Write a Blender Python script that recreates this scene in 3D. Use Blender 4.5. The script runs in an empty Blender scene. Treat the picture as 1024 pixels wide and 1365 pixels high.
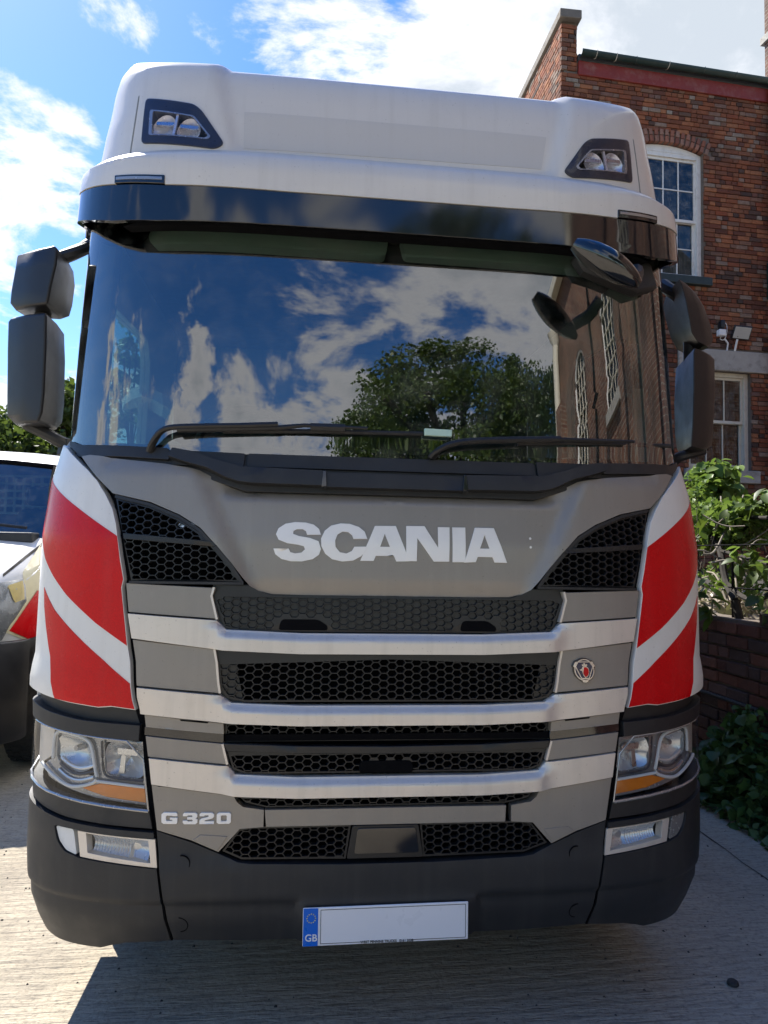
import bpy, bmesh, math, random
import numpy as np
from mathutils import Vector, Matrix, Euler, noise
from mathutils.geometry import delaunay_2d_cdt
random.seed(7)
SC = bpy.context.scene
COL = SC.collection
rad = math.radians

# ------------------------------------------------------------------ camera
CAM_F, CAM_P = 961.1, (-0.3057, -2.3798, 1.5602)
YAW, PITCH, ROLL = 0.1118, 0.0577, 0.0196
cam_data = bpy.data.cameras.new('camera')
cam = bpy.data.objects.new('camera', cam_data); COL.objects.link(cam)
fw = Vector((math.sin(YAW)*math.cos(PITCH), math.cos(YAW)*math.cos(PITCH), math.sin(PITCH)))
rt0 = Vector((math.cos(YAW), -math.sin(YAW), 0)); up0 = rt0.cross(fw)
rt = rt0*math.cos(ROLL) + up0*math.sin(ROLL); up = -rt0*math.sin(ROLL) + up0*math.cos(ROLL)
mw = Matrix((rt, up, -fw)).transposed().to_4x4(); mw.translation = Vector(CAM_P)
cam.matrix_world = mw
cam_data.sensor_fit = 'VERTICAL'; cam_data.sensor_height = 36
cam_data.lens = 36*CAM_F/1365.0
cam_data.clip_start = 0.05; cam_data.clip_end = 3000
SC.camera = cam
CP = Vector(CAM_P)
def ray(px, py): return (fw + rt*((px-512)/CAM_F) - up*((py-682.5)/CAM_F))
def atY(px, py, Y):
    d = ray(px, py); return CP + d*((Y-CP.y)/d.y)
def atX(px, py, X):
    d = ray(px, py); return CP + d*((X-CP.x)/d.x)
def atZ(px, py, Z):
    d = ray(px, py); return CP + d*((Z-CP.z)/d.z)

# ------------------------------------------------------------------ light
SUN_AZ = Vector((-0.60, 0.80)); SUN_EL = rad(50)
sd = Vector((SUN_AZ.x*math.cos(SUN_EL), SUN_AZ.y*math.cos(SUN_EL), math.sin(SUN_EL)))
sl = bpy.data.lights.new('sun', 'SUN'); sl.energy = 2.9; sl.angle = rad(0.5); sl.color = (1, .95, .87)
so = bpy.data.objects.new('sun', sl); COL.objects.link(so)
so.rotation_euler = sd.to_track_quat('Z', 'Y').to_euler(); so.location = sd*60
SC.view_settings.view_transform = 'Standard'; SC.view_settings.look = 'None'
SC.view_settings.gamma = 1; SC.view_settings.use_curve_mapping = False
SC.view_settings.exposure = 1.95

W = bpy.data.worlds.new('World'); SC.world = W; W.use_nodes = True
nt = W.node_tree; nt.nodes.clear()
def N(t, nt, **k):
    n = nt.nodes.new(t)
    for a, b in k.items(): setattr(n, a, b)
    return n
def wmath(op, a, b=None, c=None, clamp=False):
    n = N('ShaderNodeMath', nt, operation=op, use_clamp=clamp)
    for i, v in enumerate((a, b, c)):
        if v is None: continue
        if isinstance(v, (int, float)): n.inputs[i].default_value = v
        else: nt.links.new(v, n.inputs[i])
    return n.outputs[0]
sky = N('ShaderNodeTexSky', nt, sky_type='NISHITA', sun_disc=False)
sky.sun_elevation = SUN_EL; sky.sun_rotation = math.atan2(SUN_AZ.x, SUN_AZ.y)
sky.air_density = 1.2; sky.dust_density = 0.3; sky.ozone_density = 3.0; sky.altitude = 50
tc = N('ShaderNodeTexCoord', nt)
sep = N('ShaderNodeSeparateXYZ', nt); nt.links.new(tc.outputs['Generated'], sep.inputs[0])
zc = wmath('MAXIMUM', sep.outputs[2], 0.03)
zz = wmath('ADD', zc, 0.22)
cx_ = wmath('DIVIDE', sep.outputs[0], zz); cy_ = wmath('DIVIDE', sep.outputs[1], zz)
cmb = N('ShaderNodeCombineXYZ', nt); nt.links.new(cx_, cmb.inputs[0]); nt.links.new(cy_, cmb.inputs[1])
nz = N('ShaderNodeTexNoise', nt, noise_dimensions='3D'); nt.links.new(cmb.outputs[0], nz.inputs['Vector'])
nz.inputs['Scale'].default_value = 2.6; nz.inputs['Detail'].default_value = 9; nz.inputs['Roughness'].default_value = .62
nz.inputs['Distortion'].default_value = .35
nz2 = N('ShaderNodeTexNoise', nt); nt.links.new(cmb.outputs[0], nz2.inputs['Vector'])
nz2.inputs['Scale'].default_value = 1.1; nz2.inputs['Detail'].default_value = 3
# cloud banks: (direction, cos of outer radius, cos of inner, amount)
LOBES = [((-.315,.843,.442),4.2,.30),((-.335,.875,.355),5.0,.31),((-.34,.90,.27),4,.22),((-.30,.93,.20),6,.30),((-.30,.95,.10),9,.3),((-.45,.80,.40),7,.28),
 ((.00,.80,.60),6,.28),((.10,.80,.59),6,.30),((.19,.79,.585),8,.36),((.33,.74,.58),14,.50),((.55,.62,.5),22,.52),((-.21,.78,.59),2.6,.24),((.24,.82,.52),9,.34),
 ((-.11,.80,.59),2.2,.22),((.10,.75,.66),8,.3),
 # behind the camera, seen mirrored in the windscreen
 ((-.36,-.86,.34),8,.36),((-.15,-.93,.33),7,.36),((.03,-.93,.35),6,.34),((-.02,-.82,.56),4.5,.26),((.12,-.80,.57),8,.34),((.27,-.80,.52),11,.42),((-.87,-.35,.3),9,.26)]
acc = None
for d, rr, amt in LOBES:
    v = Vector(d).normalized()
    dp = N('ShaderNodeVectorMath', nt, operation='DOT_PRODUCT'); nt.links.new(tc.outputs['Generated'], dp.inputs[0]); dp.inputs[1].default_value = v
    mr = N('ShaderNodeMapRange', nt, interpolation_type='SMOOTHSTEP'); nt.links.new(dp.outputs['Value'], mr.inputs[0])
    mr.inputs[1].default_value = math.cos(rad(rr*1.5)); mr.inputs[2].default_value = math.cos(rad(rr*.35)); mr.inputs[3].default_value = 0; mr.inputs[4].default_value = amt
    acc = mr.outputs[0] if acc is None else wmath('MAXIMUM', acc, mr.outputs[0])
dens = wmath('ADD', wmath('MULTIPLY_ADD', nz.outputs[0], 1.7, -.35), acc)
dens = wmath('ADD', dens, wmath('MULTIPLY', wmath('SUBTRACT', nz2.outputs[0], .5), .25))
mask = N('ShaderNodeMapRange', nt, interpolation_type='SMOOTHSTEP'); nt.links.new(dens, mask.inputs[0])
mask.inputs[1].default_value = .70; mask.inputs[2].default_value = .86
# thick parts of the cloud turn grey, thin edges stay bright
shade = N('ShaderNodeMapRange', nt, interpolation_type='SMOOTHSTEP'); nt.links.new(dens, shade.inputs[0])
shade.inputs[1].default_value = .86; shade.inputs[2].default_value = 1.15
cmix = N('ShaderNodeMix', nt, data_type='RGBA'); nt.links.new(shade.outputs[0], cmix.inputs[0])
cmix.inputs[6].default_value = (4.4, 4.45, 4.6, 1); cmix.inputs[7].default_value = (2.7, 2.95, 3.2, 1)
# light from the clouds falls off towards the grey underside by the same noise
smix = N('ShaderNodeMix', nt, data_type='RGBA'); nt.links.new(wmath('MULTIPLY', mask.outputs[0], .96), smix.inputs[0])
hs = N('ShaderNodeHueSaturation', nt); hs.inputs['Saturation'].default_value = 1.34; hs.inputs['Value'].default_value = .84; hs.inputs['Hue'].default_value = .512
nt.links.new(sky.outputs[0], hs.inputs['Color'])
nt.links.new(hs.outputs[0], smix.inputs[6]); nt.links.new(cmix.outputs[2], smix.inputs[7])
bg = N('ShaderNodeBackground', nt); bg.inputs[1].default_value = 0.070
nt.links.new(smix.outputs[2], bg.inputs[0])
wo = N('ShaderNodeOutputWorld', nt); nt.links.new(bg.outputs[0], wo.inputs[0])

# ------------------------------------------------------------------ materials
class MT:
    def __init__(s, name):
        s.m = bpy.data.materials.new(name); s.m.use_nodes = True; s.nt = s.m.node_tree
        s.b = s.nt.nodes['Principled BSDF']; s.out = s.nt.nodes['Material Output']
    def n(s, t, **k): return N(t, s.nt, **k)
    def l(s, a, b): s.nt.links.new(a, b)
    def coord(s, kind='Object'):
        t = s.n('ShaderNodeTexCoord'); return t.outputs[kind]
    def noise(s, scale, detail=4, rough=.55, vec=None, dist=0):
        n = s.n('ShaderNodeTexNoise'); n.inputs['Scale'].default_value = scale; n.inputs['Detail'].default_value = detail
        n.inputs['Roughness'].default_value = rough; n.inputs['Distortion'].default_value = dist
        s.l(vec if vec is not None else s.coord(), n.inputs['Vector']); return n.outputs[0]
    def mapv(s, scale, rot=(0,0,0), vec=None):
        m = s.n('ShaderNodeMapping'); m.inputs['Scale'].default_value = scale; m.inputs['Rotation'].default_value = rot
        s.l(vec if vec is not None else s.coord(), m.inputs[0]); return m.outputs[0]
    def ramp(s, fac, stops):
        r = s.n('ShaderNodeValToRGB'); s.l(fac, r.inputs[0]); e = r.color_ramp.elements
        while len(e) < len(stops): e.new(.5)
        for i, (p, c) in enumerate(stops):
            e[i].position = p; e[i].color = (*c, 1) if len(c) == 3 else c
        return r.outputs[0]
    def mix(s, fac, a, b, mode='MIX'):
        m = s.n('ShaderNodeMix', data_type='RGBA', blend_type=mode)
        for i, v in ((0, fac), (6, a), (7, b)):
            if isinstance(v, (int, float)): m.inputs[i].default_value = v
            elif isinstance(v, tuple): m.inputs[i].default_value = (*v, 1)
            else: s.l(v, m.inputs[i])
        return m.outputs[2]
    def rng(s, v, a, b, c, d):
        m = s.n('ShaderNodeMapRange'); s.l(v, m.inputs[0])
        for i, q in enumerate((a, b, c, d)): m.inputs[i+1].default_value = q
        return m.outputs[0]
    def math(s, op, a, b):
        m = s.n('ShaderNodeMath', operation=op)
        for i, v in enumerate((a, b)):
            if isinstance(v, (int, float)): m.inputs[i].default_value = v
            else: s.l(v, m.inputs[i])
        return m.outputs[0]
    def bump(s, h, strength=.3, dist=.01):
        b = s.n('ShaderNodeBump'); b.inputs['Strength'].default_value = strength; b.inputs['Distance'].default_value = dist
        s.l(h, b.inputs['Height']); s.l(b.outputs[0], s.b.inputs['Normal']); return b
    def set(s, **k):
        for a, v in k.items():
            a = {'col':'Base Color','rough':'Roughness','metal':'Metallic','coat':'Coat Weight','coatr':'Coat Roughness','ior':'IOR','spec':'Specular IOR Level','trans':'Transmission Weight','sub':'Subsurface Weight'}[a]
            if isinstance(v, tuple): v = (*v, 1)
            if isinstance(v, (int, float, tuple)): s.b.inputs[a].default_value = v
            else: s.l(v, s.b.inputs[a])
        return s.m
M = {}
def simple(name, col, rough=.5, metal=0, coat=0, var=.12, nscale=6, bumps=0, bscale=300, dirt=None, film=0, wavy=0, spec=None):
    t = MT(name)
    f = t.noise(nscale, 6, .6)
    a = tuple(c*(1-var) for c in col); b = tuple(min(1, c*(1+var)) for c in col)
    c = t.mix(f, a, b)
    if dirt:
        d = t.rng(t.noise(nscale*.5+1.3, 8, .7), .5, .75, 0, dirt[1]); c = t.mix(d, c, dirt[0])
    if film:
        P_ = t.n('ShaderNodeNewGeometry').outputs['Position']
        sk = t.rng(t.noise(1, 5, .6, t.mapv((26, 8, 1.3), (0, 0, 0), P_)), .5, .78, 0, .35*film); c = t.mix(sk, c, (.36, .33, .28))
        sp_ = t.rng(t.noise(130, 2, .5, P_), .70, .73, 0, .5*film); c = t.mix(sp_, c, (.10, .08, .06))
        sp2 = t.rng(t.noise(24, 8, .75, P_), .58, .75, 0, .30*film); c = t.mix(sp2, c, (.40, .37, .32))
    if name == 'red_film':
        vo = t.n('ShaderNodeTexVoronoi'); vo.inputs['Scale'].default_value = 190; t.l(t.coord(), vo.inputs['Vector']); c = t.mix(t.rng(vo.outputs[0], .25, .75, 0, .35), c, (.40, .001, .004))
    if spec is not None: t.set(spec=spec)
    t.set(col=c, rough=t.rng(t.noise(nscale*2.3, 5), .3, .7, max(.02, rough*.85), min(1, rough*1.15)), metal=metal, coat=coat, coatr=.06)
    if wavy: t.bump(t.noise(5, 3, .5), wavy, .02)
    elif bumps: t.bump(t.noise(bscale, 2), bumps, .002)
    M[name] = t.m; return t.m
dust = (.32, .29, .25)
simple('white_paint', (.62, .60, .565), .34, 0, .35, .03, 3, dirt=((.5, .48, .44), .25), bumps=.02, bscale=90, film=.5)
simple('white_film', (.72, .70, .65), .35, 0, .2, .04, 6, dirt=((.55, .5, .42), .25), bumps=.08, bscale=500, film=.5)
simple('red_film', (.62, .002, .006), .26, 0, .0, .06, 5, dirt=((.45, .01, .012), .3), wavy=.12, spec=.28, film=.12)
simple('grey_paint', (.262, .240, .210), .40, .30, .08, .05, 4, dirt=(dust, .22), bumps=.03, bscale=700, film=.6)
simple('silver_paint', (.69, .63, .55), .36, .35, .08, .04, 4, dirt=((.42, .38, .33), .28), bumps=.03, bscale=700, film=.7)
simple('black_plastic', (.015, .0155, .017), .5, 0, 0, .15, 5, bumps=.25, bscale=900, dirt=((.07, .066, .06), .30))
simple('bumper_plastic', (.020, .021, .023), .50, 0, 0, .12, 4, bumps=.25, bscale=900, dirt=((.060, .056, .050), .35), film=.10, spec=.4)
simple('mesh_plastic', (.009, .0095, .011), .38, 0, 0, .1, 5, dirt=((.05, .05, .05), .2))
simple('mirror_plastic', (.011, .011, .013), .42, 0, 0, .15, 5, bumps=.2, bscale=900, dirt=((.03, .03, .03), .3))
simple('gold_lens', (.62, .45, .12), .2, .3, .4, .2, 40)
simple('blank_grey', (.53, .52, .505), .5, 0, 0, .02, 4, film=.3)
simple('coping_stone', (.15, .13, .11), .9, 0, 0, .3, 9, bumps=.4, bscale=60, dirt=((.05, .05, .045), .6))
simple('deep_black', (.003, .003, .004), .8, spec=.08)
simple('black_gloss', (.006, .007, .009), .07, 0, .8, .05, 3)
simple('rubber', (.018, .018, .019), .75, 0, 0, .2, 20, dirt=((.08, .075, .07), .4))
simple('chrome', (.74, .735, .72), .26, .55, 0, .03, 10)
simple('satin_metal', (.62, .62, .62), .28, 1, 0, .04, 10)
simple('letter_silver', (.84, .82, .78), .34, .15, 0, .03, 6, dirt=((.6, .58, .55), .35))
simple('amber', (.75, .22, .02), .18, 0, .8, .1, 60)
simple('lamp_grey', (.36, .36, .36), .25, .6, .3, .08, 30)
simple('lamp_dark', (.032, .033, .040), .32, 0, .15, .08, 30)
simple('seat_fabric', (.12, .12, .125), .85, 0, 0, .15, 30)
simple('headrest_cloth', (.62, .64, .62), .8, 0, 0, .05, 20)
simple('trim_dark', (.03, .033, .037), .6, 0, 0, .1, 10)
simple('trim_light', (.20, .21, .20), .7, 0, 0, .1, 10)
simple('blind_grey', (.62, .61, .54), .7, 0, 0, .05, 10)
simple('plate_white', (.78, .79, .82), .3, 0, .3, .02, 8)
simple('plate_blue', (.0, .13, .62), .3, 0, .3, .03, 8)
simple('print_yellow', (.7, .6, .1), .4)
simple('print_black', (.03, .03, .03), .4)
simple('pale_green_tag', (.45, .62, .52), .5)
simple('badge_blue', (.01, .02, .06), .2, 0, .5)
simple('cargo_white', (.62, .62, .6), .4, 0, .2, .05, 2)
def glass_mat(name, tint=(.5, .62, .6), refl=1.0, ior=1.5, dirt=0.0, rough=.0):
    t = MT(name); nt_ = t.nt; nt_.nodes.remove(t.b)
    tr = t.n('ShaderNodeBsdfTransparent'); tr.inputs[0].default_value = (*tint, 1)
    gl = t.n('ShaderNodeBsdfGlossy'); gl.inputs['Roughness'].default_value = rough; gl.inputs[0].default_value = (refl, refl, refl, 1)
    fr = t.n('ShaderNodeFresnel'); fr.inputs[0].default_value = ior
    bf = t.n('ShaderNodeNewGeometry').outputs['Backfacing']; fac = t.math('MULTIPLY', fr.outputs[0], t.math('SUBTRACT', 1.0, bf))
    mx = t.n('ShaderNodeMixShader'); t.l(fac, mx.inputs[0]); t.l(tr.outputs[0], mx.inputs[1]); t.l(gl.outputs[0], mx.inputs[2])
    o = mx.outputs[0]
    if dirt:
        df = t.n('ShaderNodeBsdfDiffuse'); df.inputs[0].default_value = (.5, .48, .44, 1)
        m2 = t.n('ShaderNodeMixShader'); t.l(t.rng(t.noise(9, 8, .7), .45, .8, 0, dirt), m2.inputs[0]); t.l(o, m2.inputs[1]); t.l(df.outputs[0], m2.inputs[2]); o = m2.outputs[0]
    t.l(o, t.out.inputs[0]); M[name] = t.m; return t.m
glass_mat('windscreen_glass', (.58, .66, .64), 1.0, 2.55, .08)
glass_mat('van_glass', (.60, .70, .68), 1.0, 2.2, .10)
glass_mat('lamp_glass', (.93, .94, .95), .8, 1.45, .05)
glass_mat('roof_lamp_glass', (.9, .91, .96), .45, 1.45, .03)
glass_mat('side_glass', (.55, .68, .66), .8, 1.5, .03)
glass_mat('house_glass', (.45, .48, .5), 1.0, 1.6, .25)
glass_mat('sticker_film', (.62, .74, .80), .7, 1.5, .25)

# brick: every brick its own tone
def brick_mat(name, ramp, rough=.9, dark=1.0):
    t = MT(name)
    oi = t.n('ShaderNodeObjectInfo'); ge = t.n('ShaderNodeNewGeometry')
    f = t.math('FRACT', t.math('ADD', t.math('MULTIPLY', oi.outputs['Random'], 7.31), ge.outputs['Random Per Island']), 0)
    c = t.ramp(f, ramp)
    wc = t.coord('Object')
    n1 = t.noise(22, 8, .7, wc); n2 = t.noise(1.3, 6, .65, ge.outputs['Position'])
    c = t.mix(t.rng(n1, .35, .75, 0, .55), c, tuple(x*.35 for x in ramp[1][1]))
    c = t.mix(t.rng(n2, .45, .75, 0, .55), c, (.05, .045, .04))
    c = t.mix(t.rng(t.noise(60, 4, .6, ge.outputs['Position']), .62, .8, 0, .5), c, (.35, .30, .26))
    t.set(col=c, rough=rough, spec=.2)
    t.bump(t.noise(90, 6, .7, ge.outputs['Position']), .6, .004)
    M[name] = t.m
brick_mat('house_brick', [(0, (.10, .040, .028)), (.16, (.27, .090, .042)), (.34, (.19, .078, .046)), (.48, (.36, .150, .072)), (.60, (.24, .070, .036)), (.72, (.05, .040, .037)), (.82, (.23, .125, .085)), (.93, (.30, .25, .20)), (1, (.15, .055, .04))])
brick_mat('wall_brick', [(0, (.16, .06, .04)), (.3, (.10, .04, .03)), (.5, (.22, .09, .06)), (.7, (.07, .045, .04)), (.85, (.18, .10, .08)), (1, (.13, .05, .035))])
brick_mat('arch_brick', [(0, (.28, .10, .06)), (.3, (.34, .16, .11)), (.5, (.24, .09, .06)), (.7, (.32, .2, .15)), (1, (.2, .07, .05))])
simple('mortar', (.14, .115, .095), .95, 0, 0, .3, 30, bumps=.4, bscale=60)
simple('stone', (.36, .34, .30), .85, 0, 0, .2, 9, bumps=.4, bscale=60, dirt=((.08, .075, .06), .8))
simple('cream_paint', (.62, .58, .47), .55, 0, 0, .08, 12, bumps=.3, bscale=80, dirt=((.3, .26, .2), .5))
simple('window_white', (.70, .69, .65), .5, 0, 0, .08, 14, bumps=.3, bscale=80, dirt=((.35, .32, .28), .5))
simple('gutter_green', (.012, .03, .028), .4, 0, 0, .2, 8, dirt=((.1, .1, .09), .3))
simple('fascia_red', (.19, .020, .012), .6, 0, 0, .2, 8, dirt=((.3, .2, .16), .4))
simple('slate', (.06, .065, .07), .7, 0, 0, .2, 5)
simple('sill_dark', (.02, .035, .035), .6, 0, 0, .2, 8)
simple('curtain', (.45, .46, .44), .9, 0, 0, .15, 4)
simple('room_dark', (.03, .03, .03), .9)
simple('fixture_white', (.75, .75, .74), .5)
simple('bark', (.025, .02, .015), .9, 0, 0, .3, 12, bumps=.5, bscale=60)
simple('twig', (.22, .19, .15), .85, 0, 0, .4, 12)
def leaf_mat(name, a, b, c, trans=.35):
    t = MT(name); ge = t.n('ShaderNodeNewGeometry'); oi = t.n('ShaderNodeObjectInfo')
    f = t.math('FRACT', t.math('ADD', t.math('MULTIPLY', oi.outputs['Random'], 5.7), ge.outputs['Random Per Island']), 0)
    col = t.ramp(f, [(0, a), (.5, b), (1, c)])
    t.set(col=col, rough=.45, spec=.35)
    tl = t.n('ShaderNodeBsdfTranslucent'); t.l(t.mix(.5, col, (.14, .2, .02)), tl.inputs[0])
    mx = t.n('ShaderNodeMixShader'); mx.inputs[0].default_value = trans
    t.l(t.b.outputs[0], mx.inputs[1]); t.l(tl.outputs[0], mx.inputs[2]); t.l(mx.outputs[0], t.out.inputs[0]); M[name] = t.m
leaf_mat('leaf_tree', (.035, .06, .015), (.055, .09, .02), (.08, .12, .025))
leaf_mat('leaf_dark', (.02, .04, .012), (.03, .055, .015), (.045, .07, .02), .2)
leaf_mat('leaf_bright', (.08, .15, .03), (.13, .22, .045), (.2, .28, .08), .45)
leaf_mat('leaf_ivy', (.035, .08, .022), (.055, .12, .032), (.10, .17, .05), .3)
leaf_mat('leaf_dry', (.25, .2, .14), (.4, .34, .26), (.16, .12, .08), .2)
# tamped concrete with cross ridges
t = MT('concrete')
P = t.n('ShaderNodeNewGeometry').outputs['Position']
mp = t.mapv((2.6, 15, 1), (0, 0, rad(-3)), P)
st = t.noise(3.2, 6, .62, mp, .25)
mp2 = t.mapv((5.5, 42, 1), (0, 0, rad(-3)), P); st2 = t.noise(2.2, 4, .6, mp2, .3)
wv = t.n('ShaderNodeTexWave', bands_direction='Y'); wv.inputs['Scale'].default_value = 5.6; wv.inputs['Distortion'].default_value = 2.2
wv.inputs['Detail'].default_value = 3; wv.inputs['Detail Scale'].default_value = 1.6
t.l(t.mapv((1, 1, 1), (0, 0, rad(-3)), P), wv.inputs['Vector'])
big = t.noise(.8, 8, .65, P); fine = t.noise(55, 5, .65, P)
c = t.ramp(t.math('ADD', t.math('MULTIPLY', big, .6), t.math('MULTIPLY', st, .4)), [(.3, (.32, .275, .21)), (.5, (.43, .375, .288)), (.72, (.53, .465, .36))])
c = t.mix(t.rng(st2, .30, .48, .55, 0), c, (.10, .09, .08))
c = t.mix(t.rng(fine, .35, .5, .4, 0), c, (.10, .09, .08))
c = t.mix(t.rng(t.noise(.33, 7, .7, P), .5, .66, 0, .55), c, (.11, .10, .09))
t.set(col=c, rough=.92, spec=.2)
h = t.math('ADD', t.math('MULTIPLY', wv.outputs[1], .30), t.math('ADD', t.math('MULTIPLY', st2, 1.1), t.math('MULTIPLY', fine, .55)))
c0 = t.rng(t.noise(160, 2, .5, P), .68, .72, 0, .6)
t.set(col=t.mix(c0, c, (.07, .065, .06)))
t.bump(h, .8, .014)
M['concrete'] = t.m

# ------------------------------------------------------------------ object helpers
def tag(o, label=None, cat=None, group=None, kind=None):
    if label: o['label'] = label
    if cat: o['category'] = cat
    if group: o['group'] = group
    if kind: o['kind'] = kind
    return o
def empty(name, loc=(0, 0, 0), rz=0):
    o = bpy.data.objects.new(name, None); o.empty_display_size = .1; COL.objects.link(o)
    o.location = loc; o.rotation_euler = (0, 0, rz); return o
def link(name, me, mat, parent=None, smooth=35, bevel=0, seg=1, keep=True):
    """vertex coordinates are world coordinates; the parent keeps its own place"""
    o = bpy.data.objects.new(name, me); COL.objects.link(o)
    if mat is not None:
        for m_ in (mat if isinstance(mat, (list, tuple)) else [mat]): me.materials.append(M[m_] if isinstance(m_, str) else m_)
    if parent is not None:
        o.parent = parent
        if keep: o.matrix_parent_inverse = parent_world(parent).inverted()
    if smooth:
        me.shade_smooth(); me.set_sharp_from_angle(angle=rad(smooth))
    if bevel:
        b = o.modifiers.new('bevel', 'BEVEL'); b.width = bevel; b.segments = seg; b.limit_method = 'ANGLE'; b.angle_limit = rad(50)
    return o
def parent_world(p):
    m = Matrix.LocRotScale(p.location, p.rotation_euler, p.scale)
    if p.parent: m = parent_world(p.parent) @ p.matrix_parent_inverse @ m
    return m
def from_bm(name, bm, mat, parent=None, **k):
    bmesh.ops.recalc_face_normals(bm, faces=bm.faces)
    me = bpy.data.meshes.new(name); bm.to_mesh(me); bm.free(); return link(name, me, mat, parent, **k)
def from_py(name, v, f, mat, parent=None, **k):
    me = bpy.data.meshes.new(name); me.from_pydata([tuple(x) for x in v], [], f); me.update(); return link(name, me, mat, parent, **k)
def bm_box(bm, lo, hi, mtx=None):
    vs = []
    for x in (lo[0], hi[0]):
        for y in (lo[1], hi[1]):
            for z in (lo[2], hi[2]):
                p = Vector((x, y, z)); vs.append(bm.verts.new(mtx @ p if mtx else p))
    for f in ((0, 1, 3, 2), (4, 6, 7, 5), (0, 4, 5, 1), (2, 3, 7, 6), (0, 2, 6, 4), (1, 5, 7, 3)): bm.faces.new([vs[i] for i in f])
def box(name, lo, hi, mat, parent=None, bevel=.004, seg=2, mtx=None, smooth=35):
    bm = bmesh.new(); bm_box(bm, lo, hi, mtx); return from_bm(name, bm, mat, parent, bevel=bevel, seg=seg, smooth=smooth)
def bm_tube(bm, pts, r, n=10, caps=True, flat=1.0):
    """tube along points; r number or list"""
    pts = [Vector(p) for p in pts]; rings = []
    for i, p in enumerate(pts):
        d = (pts[min(i+1, len(pts)-1)] - pts[max(i-1, 0)]).normalized()
        a = d.cross(Vector((0, 0, 1)));
        if a.length < .1: a = d.cross(Vector((0, 1, 0)))
        a.normalize(); b = a.cross(d).normalized(); rr = r[i] if isinstance(r, (list, tuple)) else r
        rings.append([bm.verts.new(p + a*math.cos(t)*rr + b*math.sin(t)*rr*flat) for t in [2*math.pi*k/n for k in range(n)]])
    for A, B in zip(rings, rings[1:]):
        for k in range(n): bm.faces.new((A[k], A[(k+1) % n], B[(k+1) % n], B[k]))
    if caps: bm.faces.new(rings[0][::-1]); bm.faces.new(rings[-1])
def tube(name, pts, r, mat, parent=None, n=10, flat=1.0, **k):
    bm = bmesh.new(); bm_tube(bm, pts, r, n, True, flat); return from_bm(name, bm, mat, parent, **k)
def loft(name, rings, mat, parent=None, caps=True, **k):
    bm = bmesh.new(); R_ = [[bm.verts.new(p) for p in ring] for ring in rings]; n = len(rings[0])
    for A, B in zip(R_, R_[1:]):
        for i in range(n): bm.faces.new((A[i], A[(i+1) % n], B[(i+1) % n], B[i]))
    if caps: bm.faces.new(R_[0][::-1]); bm.faces.new(R_[-1])
    return from_bm(name, bm, mat, parent, **k)
def smoothpath(pts, it=2):
    pts = [Vector(p) for p in pts]
    for _ in range(it):
        q = [pts[0]]
        for a, b in zip(pts, pts[1:]): q += [a*.75 + b*.25, a*.25 + b*.75]
        pts = q + [pts[-1]]
    return pts
def roundpoly(poly, r, n=3):
    out = []; L = len(poly)
    for i in range(L):
        a, b, c = Vector(poly[i-1]), Vector(poly[i]), Vector(poly[(i+1) % L])
        u = (a-b); v = (c-b); lu, lv = u.length, v.length
        if lu < 1e-6 or lv < 1e-6: continue
        u /= lu; v /= lv; cosang = max(-1, min(1, u.dot(v)))
        if cosang < -.97: out.append(tuple(b)); continue
        d = min(r, lu*.45, lv*.45); p, q = b+u*d, b+v*d
        for k in range(n+1):
            t_ = k/n; out.append(tuple((1-t_)**2*p + 2*t_*(1-t_)*b + t_*t_*q))
    return out

# ------------------------------------------------------------------ the curved front of the cab
W0, D0, N0, M0 = 1.205, .28, 5, 1.6
_x = np.linspace(0, 1, 600); BX = (1-(1-_x)**3)*W0
BY = D0*(1-np.clip(1-(BX/W0)**N0, 0, 1)**(1/M0))
BX = np.append(BX, W0); BY = np.append(BY, BY[-1]+3)
BS = np.concatenate([[0], np.cumsum(np.hypot(np.diff(BX), np.diff(BY)))])
TAB = {
'body': ([.25,.32,.40,.55,.8,1.0,1.05,1.09,1.13,1.20,1.6,1.8,1.95,2.1], [1.165,1.185,1.200,1.210,1.210,1.210,1.214,1.226,1.226,1.212,1.210,1.195,1.168,1.14], [.06,.03,.0,.0,.0,.0,.0,.0,.0,.0,.01,.04,.075,.13]),
'glass': ([1.8,1.92,2.35,2.8,3.0], [1.165,1.16,1.155,1.145,1.135], [.055,.07,.11,.16,.18]),
'visor': ([2.6,2.68,2.85,2.90,2.93,2.96], [1.16,1.16,1.15,1.145,1.125,1.10], [.03,.03,.03,.035,.06,.11]),
'roof': ([2.88,2.98,3.10,3.18,3.23,3.27,3.295,3.315,3.325,3.333,3.34], [1.11,1.10,1.085,1.073,1.064,1.052,1.037,1.012,.985,.94,.85], [.09,.095,.105,.115,.125,.14,.155,.18,.21,.27,.55]),
}
def SP(kind, s, z):
    if kind == 'sideL' or kind == 'sideR':
        w = np.interp(z, [.9,1.05,1.1,1.2,1.8,1.95,2.8,3.0], [1.208,1.212,1.224,1.208,1.19,1.16,1.14,1.12])
        return np.array([-w if kind == 'sideL' else w, s, z])
    zz_, Wt, Y = TAB[kind]; a = abs(s); w = np.interp(z, zz_, Wt)
    return np.array([math.copysign(np.interp(a, BS, BX)*w/W0, s) if s else 0., np.interp(z, zz_, Y)+np.interp(a, BS, BY), z])
def S(kind, s, z, off=0.):
    p = SP(kind, s, z)
    if off:
        e = .004; a = SP(kind, s+e, z)-SP(kind, s-e, z); b = SP(kind, s, z+e)-SP(kind, s, z-e); n = np.cross(a, b); n /= np.linalg.norm(n)
        if kind == 'sideL': n = -n
        p = p+n*off
    return Vector(p)
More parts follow.
